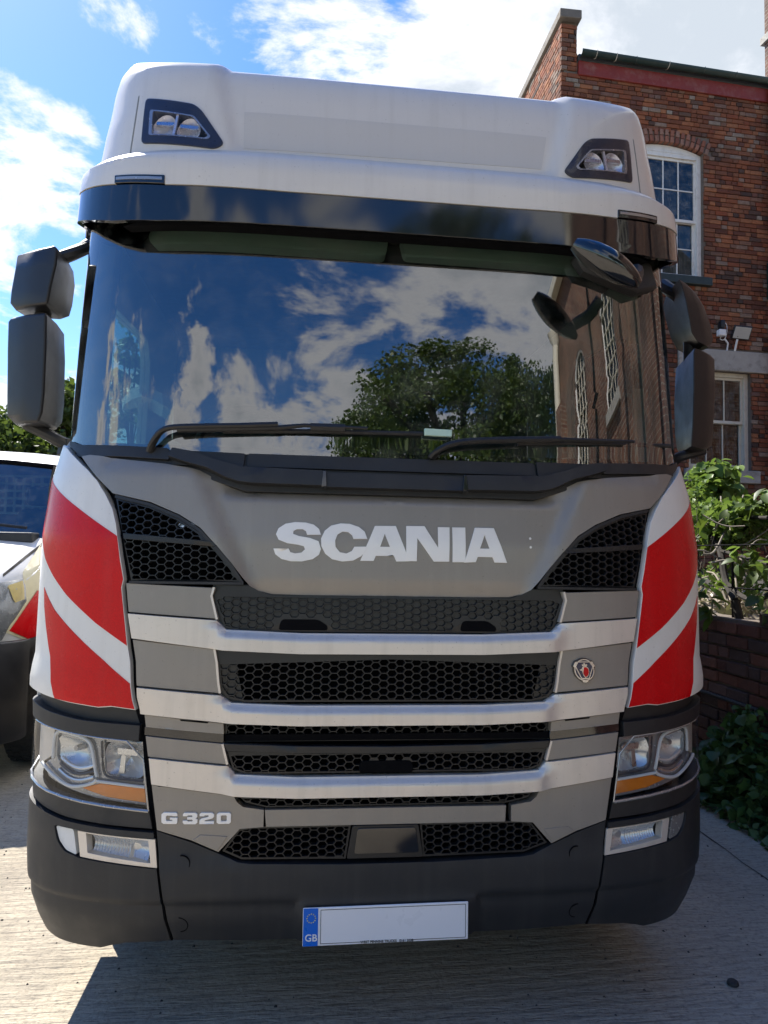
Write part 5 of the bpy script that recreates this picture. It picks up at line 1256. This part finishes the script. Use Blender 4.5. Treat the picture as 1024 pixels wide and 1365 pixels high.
def tree(base, h, R, label, seed, mat='leaf_tree', nclump=120, per=110, cr=.55, leaf=.13, trunk=.22, group='trees around the yard', crown_z=None):
    o = empty('tree', base); tag(o, label, 'tree', group)
    b = Vector(base); cz = crown_z or h-R[2]; c = b+Vector((0, 0, cz)); r = random.Random(seed)
    bm = bmesh.new(); bm_tube(bm, [b, b+Vector((.05, .1, cz*.5)), c], [trunk, trunk*.8, trunk*.45], 10)
    pts, cl = clumps(c, R, nclump, per, cr, seed)
    tr_ = from_bm('trunk', bm, 'bark', o)
    for k in range(9):
        q = Vector(cl[k*nclump//10]); s = b+Vector((0, 0, cz*r.uniform(.45, .95)))
        mid = (s+q)/2+Vector((0, 0, -.1*h/5)); tube('limb', smoothpath([s, mid, q], 1), trunk*.28, 'bark', tr_, n=6)
    V, F = leaf_cloud(pts, leaf, seed=seed); lo = mesh_np('crown', V, F, mat, o); return o
# behind the camera (mirrored in the windscreen) and beyond the van
tree((3.6, -13.5, 0), 9.3, (3.0, 2.4, 2.5), 'dark spreading tree behind the photographer mirrored at the middle of the windscreen', 21, 'leaf_tree', 230, 200, .55, .105, .3)
tree((1.5, -14.5, 0), 8.0, (1.7, 1.8, 2.0), 'lower loose tree behind the photographer mirrored left of the big one', 22, 'leaf_tree', 120, 170, .55, .10, .2)
tree((6.8, -13.0, 0), 9.0, (2.4, 2.2, 2.8), 'dense tree beside the chapel wall mirrored in the windscreen', 23, 'leaf_dark', 180, 190, .55, .105, .3)
tree(tuple(Vector((atY(12, 600, 15).x, 15.0, 0))), atY(12, 548, 15).z, (1.5, 1.8, 1.7), 'rounded green tree beyond the van at the far left edge', 31, 'leaf_tree', 130, 100, .55, .16, .25)
tree(tuple(Vector((atY(92, 600, 15.5).x, 15.5, 0))), atY(92, 512, 15.5).z, (.75, 1.0, 1.5), 'slim darker tree between the van and the lorry mirror', 32, 'leaf_tree', 60, 100, .5, .15, .2)
tree(tuple(Vector((atY(177, 500, 9.5).x, 9.5, 0))), atY(177, 415, 9.5).z, (.28, .4, 1.6), 'tall thin sapling seen through the cab side window', 33, 'leaf_bright', 26, 34, .22, .13, .05)
tree((-16.5, 20.0, 0), 7.2, (3.4, 2.4, 2.8), 'broad tree farthest back on the left of the yard', 34, 'leaf_dark', 110, 100, .6, .19, .3)
# leaves one by one for the shrubs that hang over the wall
def leaf_lib(name, mat, L_, W_, seed):
    out = []
    for k in range(4):
        r = random.Random(seed+k); bm = bmesh.new(); n = 5; rows_ = []
        for i in range(n+1):
            u = i/n; w = W_*math.sin(math.pi*min(.97, .06+u*.93))**.8*.5; z = -.18*L_*u*u+r.uniform(-.02, .02)*L_
            rows_.append([bm.verts.new((x, u*L_, z+abs(x)*.35)) for x in (-w, 0, w)])
        for A, B in zip(rows_, rows_[1:]):
            for i in range(2): bm.faces.new((A[i], A[i+1], B[i+1], B[i]))
        me = bpy.data.meshes.new(name); bm.to_mesh(me); bm.free(); me.materials.append(M[mat]); me.shade_smooth(); out.append(me)
    return out
def shrub(name, base, label, cat, pts_near, lib, rest_pts, restmat, rest_size, stems, seed, scale=(.7, 1.3), group=None, face=None):
    o = empty(name, base); tag(o, label, cat, group); r = random.Random(seed); inv = Matrix.Translation(base).inverted()
    st_ = None
    for s in stems: st_ = tube('stem', smoothpath(s[0], 2), s[1], s[2] if len(s) > 2 else 'bark', o, n=7)
    for p in pts_near[:300]:
        q = bpy.data.objects.new('leaf', r.choice(lib)); COL.objects.link(q); q.parent = o; q.matrix_parent_inverse = inv
        eul = Euler((rad(r.uniform(-75, 15)), rad(r.uniform(-35, 35)), rad(r.uniform(0, 360)))); sc_ = r.uniform(*scale)
        q.matrix_basis = Matrix.Translation(p) @ eul.to_matrix().to_4x4() @ Matrix.Scale(sc_, 4)
    if len(rest_pts):
        V, F = leaf_cloud(rest_pts, rest_size, seed=seed); q = mesh_np('small_leaves', V, F, restmat, o); q['kind'] = 'stuff'
    return o
def blob(c, R, n, seed):
    r = np.random.RandomState(seed); p = r.normal(size=(n, 3)); p /= np.linalg.norm(p, axis=1)[:, None]; p *= r.uniform(.1, 1, size=(n, 1))**.45
    return p*np.asarray(R)+np.asarray(c)
lb = leaf_lib('leaf', 'leaf_bright', .12, .075, 1); lg = leaf_lib('leaf', 'leaf_tree', .15, .10, 11); li = leaf_lib('leaf', 'leaf_ivy', .075, .075, 21)
c1 = atY(958, 642, 4.6); c1b = atY(935, 690, 4.4); c2 = atY(990, 690, 2.7)
p1 = list(blob(c1, (.27, .22, .26), 210, 1))+list(blob(c1b, (.12, .15, .28), 90, 2))
r1 = np.concatenate([blob(c1+Vector((0, .15, -.1)), (.32, .25, .34), 1100, 3), blob(c1b, (.15, .15, .40), 500, 4)])
vine = [atX(940, 712, 2.95), atX(950, 718, 2.85), atX(962, 735, 2.8), atX(966, 775, 2.75), atX(980, 800, 2.7)]
shrub('climbing_shrub', (3.2, 4.5, 0), 'sunlit yellow green shrub at the foot of the house wall by the mirror', 'shrub', p1, lb, r1, 'leaf_bright', .06,
      [([Vector((c1.x+.1, 4.75, .5)), Vector((c1.x, 4.7, 1.6)), c1], .012), ([Vector((c1.x+.05, 4.7, .6)), Vector((c1b.x+.05, 4.6, 1.6)), c1b], .010)], 5)
p2 = list(blob(c2, (.20, .26, .15), 120, 6))+list(blob(atY(1012, 672, 2.6), (.14, .2, .12), 50, 7))+list(blob(atY(955, 705, 2.9), (.13, .2, .13), 60, 8))+list(blob(atX(1000, 745, 2.62), (.05, .25, .10), 30, 18))+list(blob(atX(945, 800, 2.58), (.04, .12, .22), 22, 19))+list(blob(atX(1010, 800, 2.58), (.03, .15, .12), 12, 20))
r2 = np.concatenate([blob(c2+Vector((.05, .1, -.05)), (.26, .30, .2), 1100, 9), blob(atY(955, 700, 3.1), (.22, .3, .22), 900, 29), blob(atX(990, 770, 3.1), (.2, .6, .15), 300, 30)])
stems2 = [(vine, .024), ([vine[2], atX(990, 742, 2.8), atX(1024, 752, 2.75)], .014), ([vine[3], atX(1000, 805, 2.7), atX(1030, 790, 2.7)], .018), ([vine[1], atX(960, 680, 2.9), c2, atX(1024, 690, 2.9)], .013), ([vine[4], Vector((2.75, 2.3, .9)), Vector((2.8, 2.3, .2))], .03)]
rr = random.Random(4)
for k in range(60):
    a_ = atX(rr.uniform(930, 1000), rr.uniform(690, 800), 2.8+rr.uniform(0, .5)); b_ = a_+Vector((rr.uniform(-.3, .3), rr.uniform(-.5, .5), rr.uniform(-.25, .3)))
    stems2.append(([a_, (a_+b_)/2+Vector((0, 0, rr.uniform(-.1, .12))), b_], rr.uniform(.003, .008), 'twig'))
shrub('garden_shrub', (2.85, 2.4, 0), 'broad leaved green shrub with dark twisted stem hanging over the garden wall', 'shrub', p2, lg+lb[:2], r2, 'leaf_bright', .06, stems2, 8, (.45, .85))
# dry litter and bleached twigs lying on the bank behind the wall
V, F = leaf_cloud(np.stack([np.random.RandomState(2).uniform(2.80, 3.9, 2600), np.random.RandomState(3).uniform(.8, 5.5, 2600), 1.02+np.random.RandomState(4).uniform(0, 1, 2600)**2*.28], 1), .085, seed=9)
bank = from_py('bank', [(2.82, -3, 0), (6.5, -3, 0), (6.5, 8.2, 0), (2.82, 8.2, 0), (2.82, -3, 1.02), (6.5, -3, 1.5), (6.5, 8.2, 1.5), (2.82, 8.2, 1.02)], [(3, 2, 1, 0), (4, 5, 6, 7), (0, 1, 5, 4), (1, 2, 6, 5), (2, 3, 7, 6), (3, 0, 4, 7)], 'bark', None, smooth=0); tag(bank, kind='structure')
tag(mesh_np('dry_litter', V, F, 'leaf_dry'), 'bleached dry leaves and twigs on the bank behind the wall', 'litter', kind='stuff')
# railing of thin wires on the wall
RLG = empty('wire_railing', (2.72, 2.4, 1.16)); tag(RLG, 'thin dark wire railing along the top of the garden wall', 'railing')
for z in (1.36, 1.66): tube('rail', [Vector((2.72, -2.5, z)), Vector((2.72, 2.0, z+.01)), Vector((2.72, 8.2, z))], .006, 'deep_black', RLG, n=6)
for y in (-2.0, .2, 2.42, 4.7, 6.9): tube('post', [Vector((2.72, y, 1.1)), Vector((2.72, y, 1.68))], .010, 'deep_black', RLG, n=6)
# ivy at the foot of the wall
ip = []
r = np.random.RandomState(12)
for k in range(5200):
    y = r.uniform(-.5, 3.2); hgt = .10+.55*np.exp(-((y-1.9)/.42)**2)+.12*np.exp(-((y-2.8)/.3)**2); z = r.uniform(.01, 1)**1.2*hgt
    w = .30*(1-z/ (hgt+.25))+.04; ip.append((2.56-r.uniform(0, w), y, z))
ip = np.array(ip); dd = np.hypot(ip[:, 1]-2.1, 0)+ip[:, 0]*.8; order = np.argsort(dd+r.uniform(0, .5, len(dd)))
near = [Vector(p) for p in ip[order[:290]]]
shrub('ivy', (2.45, 1.9, 0), 'dark green ivy heaped at the foot of the garden wall', 'ivy', near, li, ip[order[290:]], 'leaf_ivy', .062, [([Vector((2.5, 1.2, .03)), Vector((2.5, 1.8, .3)), Vector((2.56, 2.2, .6))], .008)], 14, (.7, 1.25))

# ================================================================== CHAPEL-LIKE BRICK BUILDING behind the camera to the right
CH = empty('chapel', (5.0, -8.2, 0)); tag(CH, 'tall brick building with white arched windows mirrored at the right of the windscreen', 'building')
cy0, cy1, czt = -8.4, 3.6, 8.2
chw = [(-6.3, 4.1, 6.0), (-3.6, 4.2, 6.1)]
holes = []
for y, z0, z1 in chw: holes.append([(y-.5, z0), (y+.5, z0), (y+.5, z1-.5)]+[(y+.5*math.cos(rad(a)), z1-.5+.5*math.sin(rad(a))) for a in range(15, 180, 15)]+[(y-.5, z1-.5)])
v2, fs = cdt([(cy0, 0), (cy1, 0), (cy1, czt), (cy0, czt)], holes)
bm = bmesh.new(); vs = [bm.verts.new((5.0, v.x, v.y)) for v in v2]
for f in fs: bm.faces.new([vs[i] for i in f])
ex = bmesh.ops.extrude_face_region(bm, geom=bm.faces[:]); bmesh.ops.translate(bm, verts=[v for v in ex['geom'] if isinstance(v, bmesh.types.BMVert)], vec=(.35, 0, 0))
from_bm('front_wall', bm, 'far_brick', CH, smooth=0)
box('rear_block', (5.36, cy0, 0), (12, cy1, czt), 'far_brick', CH, bevel=0)
from_py('roof', [(4.8, cy0-.2, czt), (4.8, cy1, czt), (12, cy1, czt), (12, cy0-.2, czt), (8.4, cy0-.2, czt+2.6), (8.4, cy1, czt+2.6)], [(0, 1, 5, 4), (2, 3, 4, 5), (0, 4, 3), (1, 2, 5), (0, 3, 2, 1)], 'slate', CH, smooth=0)
box('eaves_board', (4.72, cy0-.2, czt-.22), (4.98, cy1, czt-.004), 'cream_paint', CH)
for y_ in (-4.95, -1.2): tube('downpipe', [Vector((4.9, y_, 0)), Vector((4.9, y_, 7.9))], .06, 'deep_black', CH, n=8)
for y_ in (-7.9, -2.1, 1.2): box('buttress', (4.72, y_-.22, 0), (4.99, y_+.22, 5.6), 'far_brick', CH)
tube('cream_downpipe', [Vector((4.85, cy0+.25, 0)), Vector((4.85, cy0+.25, czt-.25))], .13, 'cream_paint', CH, n=12)
tube('rain_hopper', [Vector((4.85, cy0+.25, czt-1.3)), Vector((4.85, cy0+.25, czt-.9))], [.14, .26], 'cream_paint', CH, n=12)
for y, z0, z1 in chw:
    w = empty('arched_window', (5.12, y, z0)); w.parent = CH; w.matrix_parent_inverse = parent_world(CH).inverted()
    bm = bmesh.new()
    for k in range(1, 4): bm_box(bm, (5.08, y-.5+k*.25-.011, z0), (5.12, y-.5+k*.25+.011, z1-.12 if k != 2 else z1-.02))
    for k in range(1, 6): bm_box(bm, (5.076, y-.49, z0+k*.30-.010), (5.124, y+.49, z0+k*.30+.010))
    from_bm('glazing_bars', bm, 'cream_paint', w, smooth=0)
    tube('arch_frame', [Vector((5.06, a, b)) for a, b in [(y-.48, z0), (y-.48, z1-.5)]+[(y-.48*math.cos(rad(q)), z1-.5+.48*math.sin(rad(q))) for q in range(15, 180, 15)]+[(y+.48, z1-.5), (y+.48, z0)]], .04, 'window_white', w, n=6)
    box('pane', (5.14, y-.5, z0), (5.15, y+.5, z1), 'house_glass', w, bevel=0)
    box('sill', (4.90, y-.6, z0-.15), (5.20, y+.6, z0), 'stone', w)
# roadside houses and hedge that close the yard behind the camera on the left
HG = np.concatenate([clumps((-9+3*k, -16, 1.1), (2.0, .8, 1.2), 26, 70, .5, 50+k)[0] for k in range(4)])
V, F = leaf_cloud(HG, .16, seed=77); tag(mesh_np('hedge', V, F, 'leaf_dark'), 'clipped dark hedge closing the yard behind the photographer', 'hedge')

# ================================================================== WHITE VAN on the left
VN = empty('van', (-2.95, 4.3, 0)); tag(VN, 'white van with black bumper and a red and yellow wing parked left of the lorry', 'van')
VX = -2.99
stn = [(2.06, .70, .38, .95), (2.10, .82, .36, 1.22), (2.22, .90, .35, 1.33), (2.45, .955, .35, 1.44), (2.85, .975, .35, 1.585), (2.98, .98, .35, 1.63), (3.12, .98, .36, 1.82), (3.30, .98, .36, 2.04), (3.46, .98, .36, 2.22), (3.60, .98, .36, 2.31), (4.0, .98, .36, 2.37), (6.9, .98, .36, 2.38), (7.1, .95, .40, 2.30)]
bm = bmesh.new(); rings = []
for y, w, zb, zt in stn:
    ring = []
    def wz(z): return w-.17*sstep(1.35, 2.45, z)-.03*sstep(.6, .3, z)
    zs_ = [zb, zb+.2*(zt-zb), min(1.02, zb+.62*(zt-zb)), min(1.22, zb+.75*(zt-zb)), zb+.86*(zt-zb), zt-.06*(zt-zb)]
    half = [(wz(z), z) for z in zs_]+[(wz(zt)-.07, zt-.008), (wz(zt)-.16, zt), (wz(zt)*.5, zt+.02), (0, zt+.03)]
    for a, z in half: ring.append((VX+a, y-(.0 if a > .3 else .02)+.10*(a/w)**4*(y < 2.6), z))
    for a, z in half[-2::-1]: ring.append((VX-a, y+.10*(a/w)**4*(y < 2.6)-.02*(a < .3), z))
    rings.append([bm.verts.new(p) for p in ring])
nr = len(rings[0])
for j, (A, B) in enumerate(zip(rings, rings[1:])):
    for i in range(nr-1):
        if 5 <= j <= 7 and 6 <= i <= 11: continue
        bm.faces.new((A[i], A[i+1], B[i+1], B[i]))
    bm.faces.new((A[nr-1], A[0], B[0], B[nr-1]))
bm.faces.new(rings[0][::-1]); bm.faces.new(rings[-1])
vb = from_bm('body', bm, 'white_paint', VN, smooth=40)
ws_ = []
for j in range(5, 9):
    y, w, zb, zt = stn[j]; wt = w-.17*sstep(1.35, 2.45, zt)
    ws_.append([Vector((VX+a, y, z)) for a, z in ((wt-.07, zt-.006), (wt-.16, zt+.002), (wt*.5, zt+.022), (0, zt+.032), (-wt*.5, zt+.022), (-wt+.16, zt+.002), (-wt+.07, zt-.006))])
bm = bmesh.new(); RR = [[bm.verts.new(p) for p in r_] for r_ in ws_]
for A, B in zip(RR, RR[1:]):
    for i in range(6): bm.faces.new((A[i], A[i+1], B[i+1], B[i]))
ex = bmesh.ops.extrude_face_region(bm, geom=bm.faces[:]); bmesh.ops.translate(bm, verts=[v for v in ex['geom'] if isinstance(v, bmesh.types.BMVert)], vec=(0, .006, -.004))
wsv = from_bm('windscreen', bm, 'van_glass', VN, smooth=80)
for a, b in ((0, 1),): pass
def rim_tube(pts, r, mat, par, nm='screen_seal'): tube(nm, pts, r, mat, par, n=6)
rim_tube([r_[0] for r_ in ws_]+[ws_[-1][k] for k in range(7)]+[r_[6] for r_ in ws_[::-1]], .022, 'deep_black', wsv)
box('scuttle', (VX-.82, 2.86, 1.585), (VX+.82, 3.03, 1.665), 'black_plastic', VN, bevel=.015)
tube('wiper', [Vector((VX+.75, 2.93, 1.70)), Vector((VX+.1, 3.0, 1.76))], .012, 'rubber', VN, n=6)
box('dashboard', (VX-.85, 3.02, 1.40), (VX+.85, 3.6, 1.60), 'trim_dark', VN, bevel=.03)
box('load_bulkhead', (VX-.80, 4.45, .6), (VX+.80, 4.48, 1.86), 'trim_dark', VN)
bm = bmesh.new()
for i in range(21):
    bm_box(bm, (VX-.80+i*.08-.012, 4.44, 1.86), (VX-.80+i*.08+.012, 4.452, 2.22))
for j in range(6): bm_box(bm, (VX-.80, 4.436, 1.86+j*.07), (VX+.80, 4.438, 1.884+j*.07))
from_bm('bulkhead_mesh', bm, 'fixture_white', VN, smooth=0)
for sx_ in (.45, -.45):
    s_ = box('seat_back', (VX+sx_-.22, 4.05, 1.15), (VX+sx_+.22, 4.2, 1.90), 'seat_fabric', VN, bevel=.08, seg=3)
    box('headrest', (VX+sx_-.13, 4.06, 1.93), (VX+sx_+.13, 4.16, 2.10), 'seat_fabric', s_, bevel=.04, seg=3)
# black bumper wrapped round the nose
rb = []
for z, o in ((.30, -.02), (.36, .03), (.60, .05), (.86, .045), (.95, .02)):
    row = []
    for a in np.linspace(-1, 1, 25):
        w = 1.0; x = VX+math.copysign(min(1, abs(a)*1.25), a)*(.99+o*.3); y = 2.08+.60*max(0, (abs(a)-.62)/.38)**1.5-o; row.append(Vector((x, y, z)))
    rb.append(row)
bm = bmesh.new(); RR = [[bm.verts.new(p) for p in r_] for r_ in rb]
for A, B in zip(RR, RR[1:]):
    for i in range(24): bm.faces.new((A[i], A[i+1], B[i+1], B[i]))
ex = bmesh.ops.extrude_face_region(bm, geom=bm.faces[:]); bmesh.ops.translate(bm, verts=[v for v in ex['geom'] if isinstance(v, bmesh.types.BMVert)], vec=(0, .10, 0))
from_bm('bumper', bm, 'mirror_plastic', VN, smooth=50, bevel=.01, seg=2)
for sx_ in (-1, 1):
    wheel(VX+sx_*.86, 2.98, .35, .24, VN); wheel(VX+sx_*.86, 6.1, .35, .24, VN)
    wa = [(VX+sx_*.985, 2.98+.42*math.cos(rad(a)), .36+.42*math.sin(rad(a))) for a in range(0, 181, 15)]
    tube('wheel_arch', wa, .035, 'bumper_plastic', VN, n=8)
from mathutils.bvhtree import BVHTree
dg = bpy.context.evaluated_depsgraph_get(); bvh = BVHTree.FromObject(vb, dg)
def decal(name, poly, mat, parent, off=.004, cell=8, thick=.004):
    """a film laid on the van's wing"""
    v2, fs = cdt(poly); bm = bmesh.new(); vs = [bm.verts.new((v.x, v.y, 0)) for v in v2]
    for f in fs: bm.faces.new([vs[i] for i in f])
    for ax in (0, 1):
        lo_, hi_ = min(v.co[ax] for v in bm.verts), max(v.co[ax] for v in bm.verts); k = lo_+cell
        while k < hi_:
            co = [0, 0, 0]; co[ax] = k; no = [0, 0, 0]; no[ax] = 1; bmesh.ops.bisect_plane(bm, geom=bm.verts[:]+bm.edges[:]+bm.faces[:], plane_co=co, plane_no=no); k += cell
    dead = []
    for v in bm.verts:
        h_ = bvh.ray_cast(CP, ray(v.co.x, v.co.y))
        if h_[0] is None: dead.append(v); continue
        n_ = h_[1] if h_[1].dot(ray(v.co.x, v.co.y)) < 0 else -h_[1]; v.co = h_[0]+n_*off
    bmesh.ops.delete(bm, geom=dead, context='VERTS')
    if not bm.faces: return
    ex = bmesh.ops.extrude_face_region(bm, geom=bm.faces[:]); bmesh.ops.translate(bm, verts=[v for v in ex['geom'] if isinstance(v, bmesh.types.BMVert)], vec=(0, thick, 0))
    return from_bm(name, bm, mat, parent, smooth=50)
simple('yellow_film', (.64, .57, .36), .35, 0, .3, .06, 10)
decal('wing_stripe', [(60, 715), (74, 745), (74, 850), (50, 868), (2, 850), (30, 800), (28, 765)], 'yellow_film', VN, .004)
decal('wing_stripe', [(48, 790), (63, 812), (52, 866), (8, 848)], 'red_film', VN, .008)
hd = decal('headlamp', [(-40, 800), (-10, 782), (27, 776), (29, 806), (12, 832), (-5, 862), (-50, 870)], 'lamp_grey', VN, .012, thick=.03)
decal('indicator', [(6, 786), (26, 779), (27, 803), (14, 808)], 'gold_lens', hd, .018)
decal('lens', [(-38, 803), (-8, 785), (25, 779), (27, 805), (10, 829), (-6, 858), (-48, 866)], 'lamp_glass', hd, .028)
decal('bonnet_seam', [(0, 768), (32, 742), (58, 722), (60, 725), (34, 745), (0, 772)], 'deep_black', VN, .003)

VN.location += Vector((-.10, .30, 0))
gj = []
for a, b in (((932, 1107), (1030, 1178)),):
    pa, pb = atZ(*a, .003), atZ(*b, .003); d_ = (pb-pa).normalized(); n_ = Vector((-d_.y, d_.x, 0)); r9 = random.Random(3)
    if a[0] == 932: pa = pa-d_*2.5; pb = pb+d_*3
    k_ = 40; L1, L2 = [], []
    for i in range(k_+1):
        c_ = pa.lerp(pb, i/k_)+n_*r9.uniform(-.006, .006); w_ = r9.uniform(.002, .006); L1.append(c_+n_*w_); L2.append(c_-n_*w_)
    V_ = L1+L2+[v-Vector((0, 0, .01)) for v in L1+L2]; n2 = k_+1
    F_ = [(i, i+1, n2+i+1, n2+i) for i in range(k_)]+[(2*n2+i, 3*n2+i, 3*n2+i+1, 2*n2+i+1) for i in range(k_)]
    tag(from_py('ground_crack', V_, F_, 'rubber', smooth=0), kind='structure')

# ================================================================== SMALL THINGS ON THE GROUND
p = atZ(977, 1313, 0); tag(from_bm('rubber_grommet', (lambda bm: (bm_tube(bm, [p+Vector((0, 0, .002)), p+Vector((0, 0, .016))], [.022, .018], 16), bm)[1])(bmesh.new()), 'rubber', bevel=.002), 'small black rubber disc lying on the concrete at the bottom right', 'grommet')
for px_, py_, lb_ in ((963, 1075, 'leftmost of three pale curled leaves on the concrete by the ivy'), (990, 1078, 'middle pale curled leaf of three on the concrete by the ivy'), (1003, 1082, 'rightmost of three pale curled leaves on the concrete by the ivy')):
    p = atZ(px_, py_, 0); bm = bmesh.new(); L_ = .028
    a = rs.uniform(0, 3); rows_ = []
    for i in range(6):
        u = i/5; w = .012*math.sin(math.pi*(.08+.84*u)); d_ = Vector((math.cos(a), math.sin(a), 0)); n_ = Vector((-d_.y, d_.x, 0))
        rows_.append([bm.verts.new(p+d_*L_*(u-.5)*2+n_*x+Vector((0, 0, .003+abs(x)*.7+.012*u*u))) for x in (-w, 0, w)])
    for A, B in zip(rows_, rows_[1:]):
        for i in range(2): bm.faces.new((A[i], A[i+1], B[i+1], B[i]))
    tag(from_bm('fallen_leaf', bm, 'curtain'), lb_, 'leaf', 'pale leaves fallen by the ivy')
# grit scattered over the concrete
r = np.random.RandomState(8); V = []; F = []
for k in range(900):
    x, y = r.uniform(-2.6, 2.4), r.uniform(-.3, 3.5); s = r.uniform(.0015, .0055); b = len(V)
    for dx, dy, dz in ((-1, -1, 0), (1, -1, 0), (1, 1, 0), (-1, 1, 0), (0, 0, 1.2)): V.append((x+dx*s*r.uniform(.6, 1.2), y+dy*s*r.uniform(.6, 1.2), dz*s))
    F += [(b, b+1, b+4), (b+1, b+2, b+4), (b+2, b+3, b+4), (b+3, b, b+4)]
tag(from_py('grit', V, F, 'rubber', smooth=0), 'fine dark grit scattered over the concrete', 'grit', kind='stuff')
